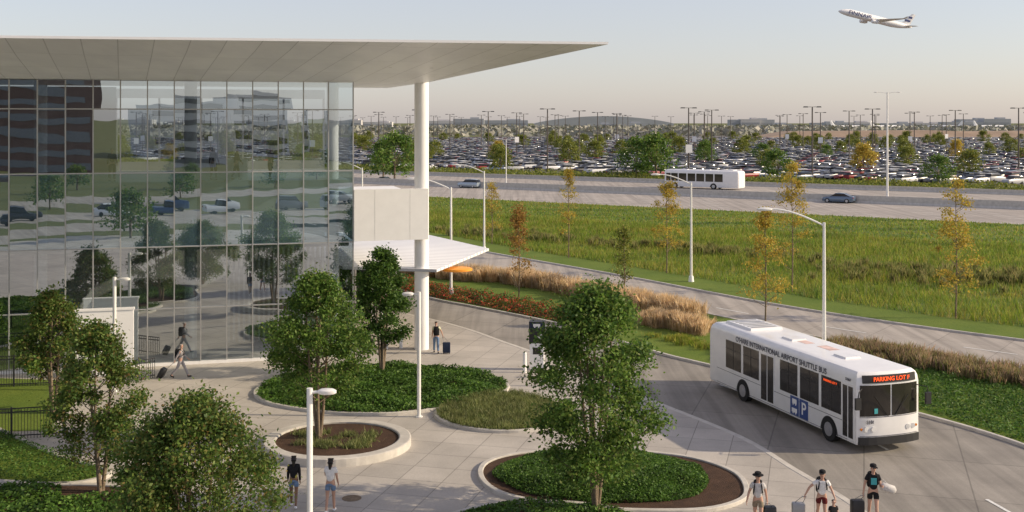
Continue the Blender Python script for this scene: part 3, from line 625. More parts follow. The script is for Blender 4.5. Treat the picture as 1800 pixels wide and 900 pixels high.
PU=Vector((.87,.493,0)); PV=Vector((-.493,.87,0)); HU=math.atan2(PU.y,PU.x)
for cidx in range(-90,110):
    uo=(cidx//2)*15.5+(cidx%2)*5.3
    for i in range(-150,400):
        p=ORG+PU*uo+PV*(i*2.85)
        if not inview(p,.46) or p.y>850: continue
        if (p-ORG).dot(v)<3: continue
        if (i%34) in (0,1): continue
        if random.random()>.88: continue
        spots.append((p.length,p))
spots.sort(key=lambda t:t[0])
for dd,p in spots[:300]:
    k=random.randrange(5); o=obj("parked_car",cm[k],None,p+PU*random.uniform(-.25,.25)+Vector((0,0,.012)),HU+(math.pi if random.random()<.5 else 0)+random.uniform(-.02,.02),label="parked "+("pickup truck" if k==3 else "suv" if k in(1,4) else "sedan")+" in a row in the large parking lot",cat="car",group="cars parked in the large lot"); o.scale=(1.08,1.05,1.08)
def triarr(me):
    me.calc_loop_triangles(); V=np.empty(len(me.vertices)*3,np.float32); me.vertices.foreach_get('co',V); n=len(me.loop_triangles)
    T=np.empty(n*3,np.int32); me.loop_triangles.foreach_get('vertices',T); mi=np.array([me.polygons[t.polygon_index].material_index for t in me.loop_triangles],np.int32)
    return V.reshape(-1,3),T.reshape(-1,3),mi
def lowcar(kind):
    B,G,R,wh=carparts(kind); X=MB(); X.add(B.v,B.f,0); X.add(R.v,R.f,0); X.add(G.v,G.f,1); return X.mesh("t",[M['paintattr'],M['glassdark']])
arrs=[triarr(lowcar(k)) for k in kinds]; VV=[];TT=[];MI=[];RN=[];o_=0
for dd,p in spots[300:]:
    V,T_,mi=arrs[random.randrange(5)]; a=HU+(math.pi if random.random()<.5 else 0); cs,sn=math.cos(a),math.sin(a)
    W=np.stack([V[:,0]*cs-V[:,1]*sn+p.x,V[:,0]*sn+V[:,1]*cs+p.y,V[:,2]*1.08+.012],1); VV.append(W); TT.append(T_+o_); o_+=len(V); MI.append(mi); RN.append(np.full(len(T_),random.random(),np.float32))
me=npmesh("distant_parked_cars",np.concatenate(VV),np.concatenate(TT),M['paintattr']); me.materials.append(M['glassdark']); me.polygons.foreach_set('material_index',np.concatenate(MI))
at=me.attributes.new('rnd','FLOAT','FACE'); at.data.foreach_set('value',np.concatenate(RN)); obj("distant_parked_cars",me,kind="stuff")
q0=ORG+u*-420; q1=ORG+u*420
sheet("parking_lot_surface",[tuple(q0.xy),tuple(q1.xy),tuple((q1+v*800).xy),tuple((q0+v*800).xy)],.008,M['lot'])
def fullcar(loc,rz,kind,paint,label):
    B,G,R,wh=carparts(kind); r=empty("car",loc,rz,label=label,cat="car")
    X=MB(); X.add(B.v,B.f); X.add(R.v,R.f); obj("body",X.mesh("body",[paint],35),r); obj("window",G.mesh("window",[M['glassdark']],35),r)
    for W in wh: obj("wheel",W.mesh("wheel",[M['rubber'],M['rim']],40),r)
    for sy in (-.65,.65):
        X=MB(); X.box((2.22,sy,.66),(.12,.28,.12)); obj("headlight",X.mesh("headlight",[M['lampwhite']]),r); X=MB(); X.box((-2.24,sy,.78),(.12,.22,.14)); obj("taillight",X.mesh("taillight",[M['tail']]),r)
    return r
hwa=math.atan2(-.556,.831)
fullcar((52.0,181,.022),hwa+math.pi,'sedan',M['paintdark'],"blue grey sedan driving on the highway").scale=(1.1,1.1,1.1)
fullcar((-8.3,222,.022),hwa+math.pi,'suv',M['paintsilver'],"pale blue car driving on the highway")
fullcar((-27,238,.022),hwa+math.pi,'sedan',M['paintdark'],"dark sedan driving along the highway lane")
# ---------------------------------------------------------------- buses
def bus(loc,rz,main=True,L=12.2,Wd=2.85,Hh=3.15,label=""):
    r=empty("shuttle_bus",loc,rz,label=label,cat="bus"); hl=L/2; hw=Wd/2
    bow=lambda y:hl-.22*(abs(y)/hw)**2.8
    def plan(ins):
        pts=[]; w_=hw-ins
        for i in range(17):
            y=-w_+2*w_*i/16; pts.append((bow(y*hw/w_)-ins*.9,y))
        pts+=[(-hl+.12+ins,w_),(-hl+ins,w_-.12),(-hl+ins,-w_+.12),(-hl+.12+ins,-w_)]; return pts
    B=MB(); B.loft([[(x,y,z) for x,y in plan(i_)] for z,i_ in ((.32,.03),(.45,0),(2.62,0),(2.85,.03),(3.0,.09),(3.1,.2),(Hh,.42))]); obj("body",B.mesh("body",[M['buswhite']],30),r)
    def panel(name,x0,x1,z0,z1,side,mat,off=.012,lab=None,par=None):
        X=MB(); y=side*(hw+off/2); X.box(((x0+x1)/2,y,(z0+z1)/2),(abs(x1-x0),off,z1-z0)); return obj(name,X.mesh(name,[mat]),par or r)
    S=lambda s:hl-s
    def front(name,y0,y1,z0,z1,mat,off=.015,lean=0):
        X=MB(); n=8; ys=[y0+(y1-y0)*i/n for i in range(n+1)]; vs=[(bow(y)+off,y,z0) for y in ys]+[(bow(y)+off-lean,y,z1) for y in ys]+[(bow(y)-.02,y,z0) for y in ys]+[(bow(y)-.02-lean,y,z1) for y in ys]; m=n+1
        fs=[(i,i+1,m+i+1,m+i) for i in range(n)]+[(2*m+i,2*m+i+1,i+1,i) for i in range(n)]+[(m+i,m+i+1,3*m+i+1,3*m+i) for i in range(n)]+[(0,m,3*m,2*m),(n,2*m+n,3*m+n,m+n)]
        X.add(vs,fs); return obj(name,X.mesh(name,[mat]),r)
    for a,b in ((1.22,2.58),(2.78,4.15),(4.36,5.72),(7.5,8.88),(9.09,10.5)):
        w0=panel("window",S(b),S(a),1.25,2.55,-1,M['busglass']); X=MB(); X.box(((S(a)+S(b))/2,-hw-.016,2.15),(b-a,.008,.025)); X.box(((S(a)+S(b))/2,-hw-.016,1.9),(.03,.008,1.28)) if main else None; obj("window_frame",X.mesh("window_frame",[M['dark']]),w0)
    for a,b in ((.5,1.3),(1.4,2.6),(2.78,4.15),(4.36,5.72),(5.9,7.3),(7.5,8.88),(9.09,10.5)): panel("window",S(b),S(a),1.25,2.55,1,M['busglass'])
    for a,b in ((.36,1.12),(6.2,7.32)):
        d=panel("door",S(b),S(a),.42,2.6,-1,M['buswhite'],.02); m_=(a+b)/2
        for s0,s1 in ((a+.05,m_-.04),(m_+.04,b-.05)):
            X=MB(); X.box(((S(s0)+S(s1))/2,-(hw+.026),1.5),(s1-s0,.012,2.0)); obj("door_glass",X.mesh("door_glass",[M['busglass']]),d)
    for sx in (S(2.05),S(8.9)):
        for side in (-1,1):
            X=MB(); n=16; X.add([(sx,side*(hw+.004),.5)]+[(sx+.6*math.cos(math.pi*k/n),side*(hw+.004),.34+.66*math.sin(math.pi*k/n)) for k in range(n+1)],[(0,k,k+1) for k in range(1,n+1)]); obj("wheel_arch",X.mesh("wheel_arch",[M['dark']]),r)
            w_=empty("wheel",(sx,side*(hw-.13),.48)); w_.parent=r
            X=MB(); X.tube([(0,-.16,0),(0,.16,0)],.48,24); obj("tyre",X.mesh("tyre",[M['rubber']],40),w_)
            X=MB(); X.tube([(0,-.17,0),(0,.17,0)],.28,20); X.tube([(0,-.19,0),(0,.19,0)],.1,10); obj("rim",X.mesh("rim",[M['rim']],40),w_)
    for y0,y1 in ((-1.3,-.03),(.03,1.3)): front("windscreen",y0,y1,1.42,2.62,M['busglass'])
    front("sign_box",-1.2,1.2,2.70,3.0,M['dark'],.03,.03)
    front("bumper",-1.36,1.36,.33,.62,M['dark'],.09)
    for sy in (-1,1):
        for y_,m_,nm in ((1.06,'lampwhite',"headlight"),(.78,'lampwhite',"headlight"),(1.25,'amber',"indicator_lamp")):
            X=MB(); x_=bow(y_); wdt=.1 if nm!="indicator_lamp" else .05; X.tube([(x_-.05,sy*y_,.92),(x_+.03,sy*y_,.92)],wdt,14); obj(nm,X.mesh(nm,[M[m_]],40),r)
        X=MB(); X.tube([(bow(1.1),sy*1.25,2.5),(bow(1.1)+.25,sy*1.55,2.45),(bow(1.1)+.25,sy*1.6,2.2)],.02,6); X.box((bow(1.1)+.25,sy*1.6,2.0),(.1,.24,.45)); obj("wing_mirror",X.mesh("wing_mirror",[M['dark']]),r)
        X=MB(); X.tube([(bow(.5)+.04,sy*.15,1.40),(bow(.3)+.05,sy*.75,2.2)],.014,5); obj("wiper",X.mesh("wiper",[M['dark']]),r)
    front("front_trim",-1.3,1.3,.64,.66,M['textgrey'],.01); front("front_trim",-1.3,1.3,1.37,1.39,M['textgrey'],.01)
    X=MB(); X.box((-4.3,0,Hh+.05),(2.4,1.7,.1),taper=.94); obj("air_conditioner",X.mesh("air_conditioner",[M['buswhite']]),r)
    X=MB()
    for k_ in range(6): X.box((-5.2+k_*.36,0,Hh+.104),(.16,1.3,.012))
    obj("roof_vent",X.mesh("roof_vent",[M['grey']]),r)
    for x_ in (3.2,-.8): X=MB(); X.box((x_,0,Hh+.035),(.9,.75,.07),taper=.9); obj("roof_hatch",X.mesh("roof_hatch",[M['buswhite']]),r)
    X=MB(); X.box((0,-hw-.003,1.06),(L-1.6,.004,.02)); X.box((0,-hw-.003,.4),(L-1.6,.004,.015)); obj("side_trim",X.mesh("side_trim",[M['textgrey']]),r)
    if main:
        def t(body,size,mat,xa,loc,sx=1,bold=0,nm="lettering"):
            o=obj(nm,texto(body,size,mat,nm,.003,'CENTER',sx,bold),r); place(o,xa,(0,0,1),loc)
        t("O'HARE INTERNATIONAL AIRPORT SHUTTLE BUS",.33,M['textgrey'],(1,0,0),(S(5.9),-hw-.004,2.725),1.0,.004)
        t("PARKING LOT F",.23,M['led'],(0,1,0),(hl+.035,0,2.85),1.0,.004,"sign_text")
        panel("side_sign",S(2.5),S(1.35),2.28,2.52,-1,M['dark'],.03); t("PARKING LOT F",.13,M['led'],(1,0,0),(S(1.92),-hw-.035,2.4),1,.001,"sign_text")
        t("S1867",.19,M['textgrey'],(0,1,0),(bow(.9)+.02,-.85,1.2),1,.004); t("S1867",.15,M['textgrey'],(1,0,0),(S(.75),-hw-.004,2.74),1,.003)
        panel("blue_sign",S(4.9),S(4.25),.42,1.2,-1,M['blue'],.01); panel("blue_sign",S(4.2),S(3.55),.42,1.2,-1,M['blue'],.01)
        t("P",.72,M['white'],(1,0,0),(S(3.87),-hw-.014,.81),1,.01)
        X=MB(); x0=S(4.57); y_=-hw-.016
        for cz,w_,h_ in ((1.0,.34,.2),(.62,.4,.18)):
            X.box((x0,y_,cz),(w_,.006,h_)); X.box((x0-.1,y_,cz-h_/2-.03),(.07,.006,.06)); X.box((x0+.1,y_,cz-h_/2-.03),(.07,.006,.06))
        obj("vehicle_symbol",X.mesh("vehicle_symbol",[M['white']]),r)
        X=MB(); X.box((bow(.7)+.02,-.62,1.62),(.01,.26,.2)); obj("paper_notice",X.mesh("paper_notice",[M['teal']]),r)
        for xx,yy,a_,b_ in ((1.4,.3,1.0,.5),(-.1,.1,.9,.45)): X=MB(); X.box((xx,yy,Hh+.004),(a_,b_,.006)); obj("roof_patch",X.mesh("roof_patch",[M['rusty']]),r)
    return r
fd=Vector((.31,-.951)); bus((12.82,49.95,.018),math.atan2(fd.y,fd.x),True,Hh=3.12,label="white airport shuttle bus with orange sign turning on road")
b2=bus((37,219.5,.022),hwa+math.pi,False,L=13.2,label="white bus with dark windows driving on the highway"); b2.scale=(1.18,1.15,1.15)
# ---------------------------------------------------------------- kiosk & small street furniture
k=empty("pay_kiosk",(1.30,58.9,.012),-.1,label="tall dark parking pay kiosk with blue sign",cat="kiosk")
X=MB(); X.box((0,0,.7),(.72,.5,1.4)); obj("cabinet",X.mesh("cabinet",[M['white']]),k)
X=MB(); X.box((0,0,1.95),(.8,.55,1.1)); obj("sign_head",X.mesh("sign_head",[M['dark']]),k)
X=MB(); X.box((0,-.285,2.3),(.72,.012,.3)); obj("blue_sign",X.mesh("blue_sign",[M['navysign']]),k)
X=MB(); X.tube([(.18,-.28,1.75),(.18,-.30,1.75)],.13,16); obj("round_symbol",X.mesh("round_symbol",[M['white']]),k)
X=MB(); X.box((0,-.296,2.33),(.36,.01,.14)); X.box((-.1,-.296,2.23),(.07,.01,.05)); X.box((.1,-.296,2.23),(.07,.01,.05)); obj("vehicle_symbol",X.mesh("vehicle_symbol",[M['white']]),k)
X=MB(); X.box((0,-.256,1.0),(.4,.012,.35)); obj("screen",X.mesh("screen",[M['glassdark']]),k)
def bollard(x,y):
    X=MB(); X.tube([(0,0,0),(0,0,1.0),(0,0,1.06)],[.1,.1,.04],14); obj("bollard",X.mesh("bollard",[M['white']],40),None,(x,y,.01),label="short white bollard on pavement",cat="bollard",group="white bollards")
for x,y in ((.65,58.2),(2.4,57.0),(-6.3,64.5),(-7.1,64.3)): bollard(x,y)
X=MB(); X.tube([(0,0,0),(0,0,.012)],.33,24); obj("manhole_cover",X.mesh("manhole_cover",[M['bark']]),None,(-5.45,38.7,.01),label="round iron cover set in the pavement",cat="manhole cover")
X=MB(); a=Vector((18.6,65.0,0)); b=Vector((27.0,55.6,0)); n=18
for i in range(n+1):
    p=a.lerp(b,i/n); X.tube([p,p+Vector((0,0,.5))],.03,6)
X.tube([a+Vector((0,0,.5)),b+Vector((0,0,.5))],.035,6); obj("low_rail",X.mesh("low_rail",[M['whitemetal']]),None,label="low white metal rail along the kerb",cat="rail")
# ---------------------------------------------------------------- lot trees and horizon
crm=[]
for s in range(4):
    rs=np.random.RandomState(90+s); cl,C=crown_pts(6.5,1.6,3.2,44,2200,rs,False,1.0,.7); crm.append(leaves("crown",C,.22*(.6+.7*rs.rand(2200)),[M['leafL'],M['leafA'],M['leafL'],M['leafY']][s],.15))
mb=MB(); mb.tube([(0,0,0),(.1,0,2.5),(0,.1,5)],[.16,.12,.04],7)
for a in range(6): mb.tube([(0,0,1.8+.2*a),(1.4*math.cos(a*1.1),1.4*math.sin(a*1.1),3.6+.2*a)],[.07,.03],5)
trm=mb.mesh("trunk",[M['bark']],60)
def lottree(p,s,k,lab="spreading yellow green tree in parking lot island"):
    r=empty("tree",p,random.random()*6,label=lab,cat="tree",group="parking lot trees"); r.scale=(s,s,s*random.uniform(.9,1.1)); obj("trunk",trm,r); obj("crown",crm[k],r)
for j in range(0,20):
    for i in range(-18,19):
        p=ORG+v*(-2+j*38)+u*(i*25+random.uniform(-8,8))
        if not inview(p,.46) or p.y>780 or random.random()>(.75 if p.y<420 else .5): continue
        lottree(p,random.uniform(.75,1.15),random.choice([0,0,2,1,3]) if p.y<400 else random.choice([0,2,0,2]))
lottree(Vector((-25,242,0)),1.45,1,"large dark green tree beside highway"); lottree(Vector((-28,247,0)),1.25,1,"large dark green tree beside highway")
lottree(Vector((32,252,0)),1.5,1,"large round green tree beside highway"); lottree(Vector((28,256,0)),1.3,1,"large round green tree beside highway")
q=randin([(-150,HX(-150,263)),(150,HX(150,263)),(150,HX(150,284)),(-150,HX(-150,284))],42000); hz_=RS.rand(len(q))*(1.1+.9*np.sin(q[:,0]*.2)*np.sin(q[:,1]*.31+1))
obj("roadside_scrub",leaves("roadside_scrub",np.c_[q,.1+hz_],.15+.2*RS.rand(len(q)),M['leafL'],.2),kind="stuff")
n=45000; X_=RS.uniform(-1500,1500,n); Y_=1000+RS.rand(n)*1300; keep=np.abs(X_)<Y_*.5; X_=X_[keep];Y_=Y_[keep]; n=len(X_)
Z_=RS.rand(n)*(5+3*np.sin(X_*.02+Y_*.01)); obj("distant_woods",leaves("distant_woods",np.c_[X_,Y_,Z_],2+2.5*RS.rand(n),leafmat("hazed_leaves",[(.22,.23,.2),(.28,.28,.25),(.35,.33,.29)],.1),.2),kind="stuff")  # distance haze is mixed into these pale grey leaf colours
M['haze']=pmat("hazed_hangar",(.42,.43,.44),.7,0,.08,.02); M['haze2']=pmat("hazed_building",(.56,.54,.53),.7,0,.1,.03); M['soil']=pmat("bare_soil",(.3,.22,.16),.95,0,.2,.05); M['hazeg']=pmat("hazy_window",(.33,.34,.36),.3)  # hangar, building and window colours are paled to paint in distance haze
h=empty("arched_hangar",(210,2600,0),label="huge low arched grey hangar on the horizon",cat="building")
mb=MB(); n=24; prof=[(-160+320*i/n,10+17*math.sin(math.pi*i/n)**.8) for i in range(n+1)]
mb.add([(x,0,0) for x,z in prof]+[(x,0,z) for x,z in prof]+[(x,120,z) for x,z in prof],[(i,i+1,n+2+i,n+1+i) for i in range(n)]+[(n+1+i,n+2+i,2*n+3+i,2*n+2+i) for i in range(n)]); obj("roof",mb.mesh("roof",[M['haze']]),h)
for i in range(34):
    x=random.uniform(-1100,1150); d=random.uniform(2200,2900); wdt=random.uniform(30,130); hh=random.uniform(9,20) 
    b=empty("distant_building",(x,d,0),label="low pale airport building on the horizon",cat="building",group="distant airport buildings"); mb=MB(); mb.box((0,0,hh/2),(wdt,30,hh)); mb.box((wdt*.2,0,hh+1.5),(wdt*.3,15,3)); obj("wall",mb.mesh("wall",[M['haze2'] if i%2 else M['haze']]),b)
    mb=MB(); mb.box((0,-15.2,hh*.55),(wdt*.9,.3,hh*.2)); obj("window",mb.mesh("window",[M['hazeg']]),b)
mb=MB(); mb.loft([[(x,870,0),(x,890,hh),(x,930,hh),(x,950,0)] for x,hh in ((190,.3),(220,5.5),(330,6.5),(360,5.5),(520,7),(560,.5))]); obj("embankment",mb.mesh("embankment",[M['soil']]),kind="structure")
# ---------------------------------------------------------------- airliner
def airliner(loc,mat4,label,name="airliner",det=True):
    r=empty(name,(0,0,0),label=label,cat="airplane"); r.matrix_world=mat4
    mb=MB(); st=[(-31.5,.15,.9),(-30,.7,.8),(-26,1.5,.5),(-20,2.35,.15),(-14,2.8,0),(18,2.8,0),(23,2.7,-.1),(26.5,2.2,-.3),(29,1.5,-.55),(30.6,.8,-.75),(31.4,.2,-.85)]
    mb.loft([[(x,q*math.cos(2*math.pi*k/20),z+q*math.sin(2*math.pi*k/20)) for k in range(20)] for x,q,z in st]); obj("fuselage",mb.mesh("fuselage",[M['white']],50),r)
    for sy in (-1,1):
        mb=MB(); mb.loft([[(x1,sy*y,z-.0),(x0+.3*(x1-x0),sy*y,z+th),(x0,sy*y,z),(x0+.3*(x1-x0),sy*y,z-th)] for x0,x1,y,z,th in ((8,-3.5,2,-1.6,.6),(3.5,-4.2,10,-.5,.4),(-6.5,-9,28,2.8,.15),(-8.4,-9.6,29.8,4.6,.06))]); obj("wing",mb.mesh("wing",[M['whitemetal']]),r)
        mb=MB(); mb.tube([(7.5,sy*9.2,-2.9),(6.8,sy*9.2,-2.9),(3.2,sy*9.2,-2.8),(1.5,sy*9.2,-2.7)],[1.35,1.55,1.35,.8],16); mb.box((3.2,sy*9.2,-1.4),(3.5,.3,1.6)); obj("engine",mb.mesh("engine",[M['white']],50),r)
        mb=MB(); mb.loft([[(x1,sy*y,z),(x0*.7+.3*x1,sy*y,z+.2),(x0,sy*y,z),(x0*.7+.3*x1,sy*y,z-.2)] for x0,x1,y,z in ((-24,-29,1,.9),(-28.6,-30.8,9.5,1.8))]); obj("tailplane",mb.mesh("tailplane",[M['whitemetal']]),r)
    mb=MB(); mb.loft([[(x1,0,z),(x0*.6+.4*x1,.3,z),(x0,0,z),(x0*.6+.4*x1,-.3,z)] for x0,x1,z in ((-20,-29,2),(-23.5,-29.6,4),(-28.3,-31.8,10.8))]); obj("tail_fin",mb.mesh("tail_fin",[M['white']]),r)
    if det:
        for sy in (-1,1):
            o=obj("lettering",texto("FINNAIR",4.0,M['textblue'],"lettering",.05,'CENTER',1.3,.02),r); place(o,(-1 if sy>0 else 1,0,0),(0,0,1),(14.5,sy*2.84,.3))
        mb=MB(); mb.box((29.2,0,-.1),(1.2,2.2,.5)); obj("cockpit_window",mb.mesh("cockpit_window",[M['glassdark']]),r)
        for sy in (-1,1):
            mb=MB(); mb.box((-27.9,sy*.36,7.8),(3.0,.1,1.5)); mb.box((-26.2,sy*.42,5.0),(4.4,.1,1.5)); obj("fin_emblem",mb.mesh("fin_emblem",[M['textblue']]),r)
    return r
mt=Matrix.Translation((278,870,91.5))@Matrix.Rotation(math.radians(180+12),4,'Z')@Matrix.Rotation(math.radians(-12),4,'Y')@Matrix.Rotation(math.radians(-6),4,'X')
airliner(None,mt,"white airliner with blue lettering climbing in the sky")
for x,y,a in ((640,1950,.3),(760,2000,2.8),(560,1900,.2),(840,2000,.1)):
    airliner(None,Matrix.Translation((x,y,5))@Matrix.Rotation(a,4,'Z'),"distant white parked airliner on the airfield",det=False)
# ---------------------------------------------------------------- surroundings behind (seen mirrored in the glass)
M['brick']=slabmat("brown_brick_building",(.16,.10,.085),3,3.4,0,.2,.5); M['winmid']=pmat("grey_window_band",(.18,.2,.23),.15); M['windark']=pmat("dark_window_band",(.05,.05,.06),.15)
def block(x0,x1,y0,y1,h,wall,label,floors,wm='windark'):
    b=empty("office_building",((x0+x1)/2,(y0+y1)/2,0),label=label,cat="building"); W=x1-x0; D=y1-y0
    mb=MB(); mb.box((0,0,h/2),(W,D,h)); obj("wall",mb.mesh("wall",[wall]),b)
    fh=h/floors
    for f in range(floors):
        mb=MB(); mb.box((0,D/2+.06,fh*(f+.55)),(W*.94,.12,fh*.45)); obj("window",mb.mesh("window",[M[wm]]),b)
block(-55,22,-225,-190,36,M['brick'],"tall dark brown brick office block with ribbon windows",9,'winmid')
block(48,66,-270,-240,20,M['haze'],"grey office block with ribbon windows",5); block(78,102,-300,-265,23,M['haze2'],"pale office block with ribbon windows",6); block(120,160,-300,-260,15,M['haze'],"low office block with ribbon windows",4)
sheet("lawn",[(-100,-12.5),(160,-12.5),(160,-130),(-100,-130)],.006,M['ground'])
for k_,(pts,wd) in enumerate((([(-80,-24),(-30,-18),(5,-26),(40,-20),(110,-34)],5.5),([(-80,-44),(-30,-48),(10,-38),(50,-44),(120,-60)],7),([(-80,-78),(0,-70),(40,-84),(130,-90)],8))):
    c_=crom(pts); sheet("road",offset(c_,wd,False)+offset(c_,-wd,False)[::-1],.012+.004*k_,M['concroad'])
for i in range(9):
    x_=-30+i*9+random.uniform(-2,2); obj("parked_car",cm[random.randrange(5)],None,(x_,-43-.05*x_,.03),random.uniform(-.15,.15),label="car on a curving road mirrored in glass",cat="car",group="cars behind the plaza")
for x,y in ((-24,-9),(-6,-10),(12,-64),(50,-62),(60,-130),(80,-128),(110,-130),(-8,-60),(2,-100),(22,-105),(40,-100),(70,-110)): 
    r=empty("tree",(x,y,0),label="leafy green tree beside road, mirrored in glass",cat="tree",group="trees behind the plaza"); obj("trunk",trm,r); obj("crown",crm[1],r); r.scale=(.8,.8,.8)
# ---------------------------------------------------------------- people
def skinmesh(ch,mat,sub=2):
    vs=[];es=[];rd=[];roots=[]
    for v_,e_,r_ in ch:
        o=len(vs); vs+=v_; es+=[(a+o,b+o) for a,b in e_]; rd+=r_; roots.append(o)
    me=bpy.data.meshes.new("s"); me.from_pydata([tuple(x) for x in vs],es,[]); ob=bpy.data.objects.new("s",me); COL.objects.link(ob)
    m=ob.modifiers.new("skin",'SKIN'); m.use_smooth_shade=True
    if not me.skin_vertices: 
        return None
    d=me.skin_vertices[0].data
    for i,q in enumerate(rd): d[i].radius=(q,q) if not isinstance(q,tuple) else q; d[i].use_root=i in roots
    s_=ob.modifiers.new("sub",'SUBSURF'); s_.levels=sub; s_.render_levels=sub
    dg=bpy.context.evaluated_depsgraph_get(); dg.update(); out=bpy.data.meshes.new_from_object(ob.evaluated_get(dg)); bpy.data.objects.remove(ob)
    out.materials.clear(); out.materials.append(mat); return out
def person(loc,face,H,label,skin,top,bot,hair,legs=((.35,.1),(-.3,.25)),arms=((.3,.1,.3),(-.3,.1,.3)),lean=.04,longhair=False,hat=None,short=True,sleeve=True,shoes='dark',backpack=None,headyaw=0,jacket=False,print_=None):
    s=H/1.75; r=empty("person",loc,face-math.pi/2,label=label,cat="person"); r.scale=(s,s,s)
    V3=Vector; P=V3((0,0,.95)); J={}
    for i,(sx,(a,kf)) in enumerate(zip((-1,1),legs)):
        hip=V3((sx*.09,0,.90)); kn=hip+.42*V3((0,math.sin(a),-math.cos(a))); b=a-kf; an=kn+.41*V3((0,math.sin(b),-math.cos(b))); fp=min(0,b*.7)
        heel=an+V3((0,-.04*math.cos(fp),-.05)); toe=an+V3((0,.15*math.cos(fp),-.055+.15*math.sin(fp)))
        J[i]=[hip,kn,an,heel,toe]
    dz=-min(min(j[3].z,j[4].z) for j in J.values())+.03
    sh=V3((0,0,dz)); P=P+sh
    for i in J: J[i]=[q+sh for q in J[i]]
    up=V3((0,math.sin(lean),math.cos(lean))); W=P+up*.14; Ch=P+up*.33; Nb=P+up*.50; Nk=P+up*.56; HC=P+up*.56+V3((0,.02,.12))
    cy,sy_=math.cos(headyaw),math.sin(headyaw); hp_=lambda x,y,z:HC+V3((x*cy-y*sy_,x*sy_+y*cy,z))
    AR={}
    for i,(sx,(f,o,e)) in enumerate(zip((-1,1),arms)):
        S_=P+up*.455+V3((sx*.165,0,0)); d1=V3((sx*math.sin(o),math.sin(f)*math.cos(o),-math.cos(f)*math.cos(o))); f2=f+e; o2=o*.6; d2=V3((sx*math.sin(o2),math.sin(f2)*math.cos(o2),-math.cos(f2)*math.cos(o2)))
        E=S_+d1*.28; Wr=E+d2*.25; AR[i]=(S_,E,Wr,d1,d2)
    vs=[P,W,Ch,Nb,Nk,hp_(0,.012,-.045),hp_(0,.005,.03),hp_(0,-.01,.085)]; es=[(0,1),(1,2),(2,3),(3,4),(4,5),(5,6),(6,7)]; rd=[.125,.112,.13,.07,.052,.068,.085,.066]
    for i in (0,1):
        hip,kn,an,heel,toe=J[i]; o=len(vs); vs+=[hip,hip.lerp(kn,.5),kn,kn.lerp(an,.35),an,toe]; rd+=[.085,.075,.052,.055,.036,.03]; es+=[(0,o),(o,o+1),(o+1,o+2),(o+2,o+3),(o+3,o+4),(o+4,o+5)]
        S_,E,Wr,d1,d2=AR[i]; o=len(vs); pal=Wr+d2*.06; vs+=[S_,S_.lerp(E,.5),E,E.lerp(Wr,.4),Wr,pal]; rd+=[.056,.047,.038,.036,.025,.03]; es+=[(2,o),(o,o+1),(o+1,o+2),(o+2,o+3),(o+3,o+4),(o+4,o+5)]
    ch=[(vs,es,rd)]
    for i in (0,1):
        sx=(-1,1)[i]; S_,E,Wr,d1,d2=AR[i]; pal=Wr+d2*.05; fwd=V3((0,1,0)); fwd=(fwd-d2*fwd.dot(d2)).normalized(); inn=d2.cross(fwd).normalized()
        if inn.x*sx>0: inn=-inn
        for k,(ln) in enumerate((.068,.078,.072,.055)):
            b0=pal+fwd*(.027-.018*k)+d2*.015; k1=b0+d2*(ln*.5)+inn*.004; k2=k1+(d2*.8+inn*.6).normalized()*ln*.4; k3=k2+(d2*.4+inn*.9).normalized()*ln*.3
            ch.append(([b0,k1,k2,k3],[(0,1),(1,2),(2,3)],[.0095,.009,.0085,.007]))
        t0=Wr+d2*.03+fwd*.02; ch.append(([t0,t0+fwd*.028+d2*.025+inn*.012,t0+fwd*.034+d2*.055+inn*.022],[(0,1),(1,2)],[.012,.0105,.0085]))
    me=skinmesh(ch,M[skin]); X=MB()
    X.sphere(hp_(0,.093,-.005),.014,5,0,(.8,1.1,1.5)); 
    for sx in (-1,1): X.sphere(hp_(sx*.086,0,.0),.02,5,0,(.5,1,1.4)); X.sphere(hp_(sx*.031,.079,.022),.011,5,1)
    X.sphere(hp_(0,.078,-.042),.012,5,2,(2,.5,.45))
    bm=bmesh.new(); bm.from_mesh(me); xm=X.mesh("x",[M[skin],M['dark'],M['redpaint']]); bm.from_mesh(xm); bm.to_mesh(me); bm.free()
    me.materials.append(M['dark']); me.materials.append(M['maroon']); me.name="body"; obj("body",me,r)
    hv=[hp_(0,-.028,.02),hp_(0,-.02,.07),hp_(0,-.012,.098)]; he=[(0,1),(1,2)]; hr=[.083,.087,.068]
    if longhair: hv+=[hp_(0,-.07,-.05),hp_(0,-.09,-.15),hp_(0,-.1,-.25)]; he+=[(0,3),(3,4),(4,5)]; hr+=[.07,.06,.03]
    m_=skinmesh([(hv,he,hr)],M[hair]); m_.name="hair"; obj("hair",m_,r)
    sv=[P+up*.03,W,Ch,P+up*.455]; se=[(0,1),(1,2),(2,3)]; sr=[.137,.13,.147,.085]
    for i in (0,1):
        S_,E,Wr,d1,d2=AR[i]; o=len(sv); fr=(.55 if sleeve and not jacket else 1.0); sv+=[S_,S_.lerp(E,fr)]; sr+=[.07,.062 if fr<1 else .052]; se+=[(2,o),(o,o+1)]
        if jacket: sv+=[E.lerp(Wr,.9)]; sr+=[.042]; se+=[(o+1,o+2)]
    m_=skinmesh([(sv,se,sr)],M[top]); m_.name="shirt"; sh_=obj("jacket" if jacket else "shirt",m_,r)
    if print_:
        X=MB(); q=Ch+V3((0,.152,.0)); X.box((q.x,q.y,q.z),(.17,.012,.2)); obj("printed_emblem",X.mesh("printed_emblem",[M[print_]]),sh_)
    bv=[P+V3((0,0,.06)),P]; be=[(0,1)]; brr=[.125,.137]
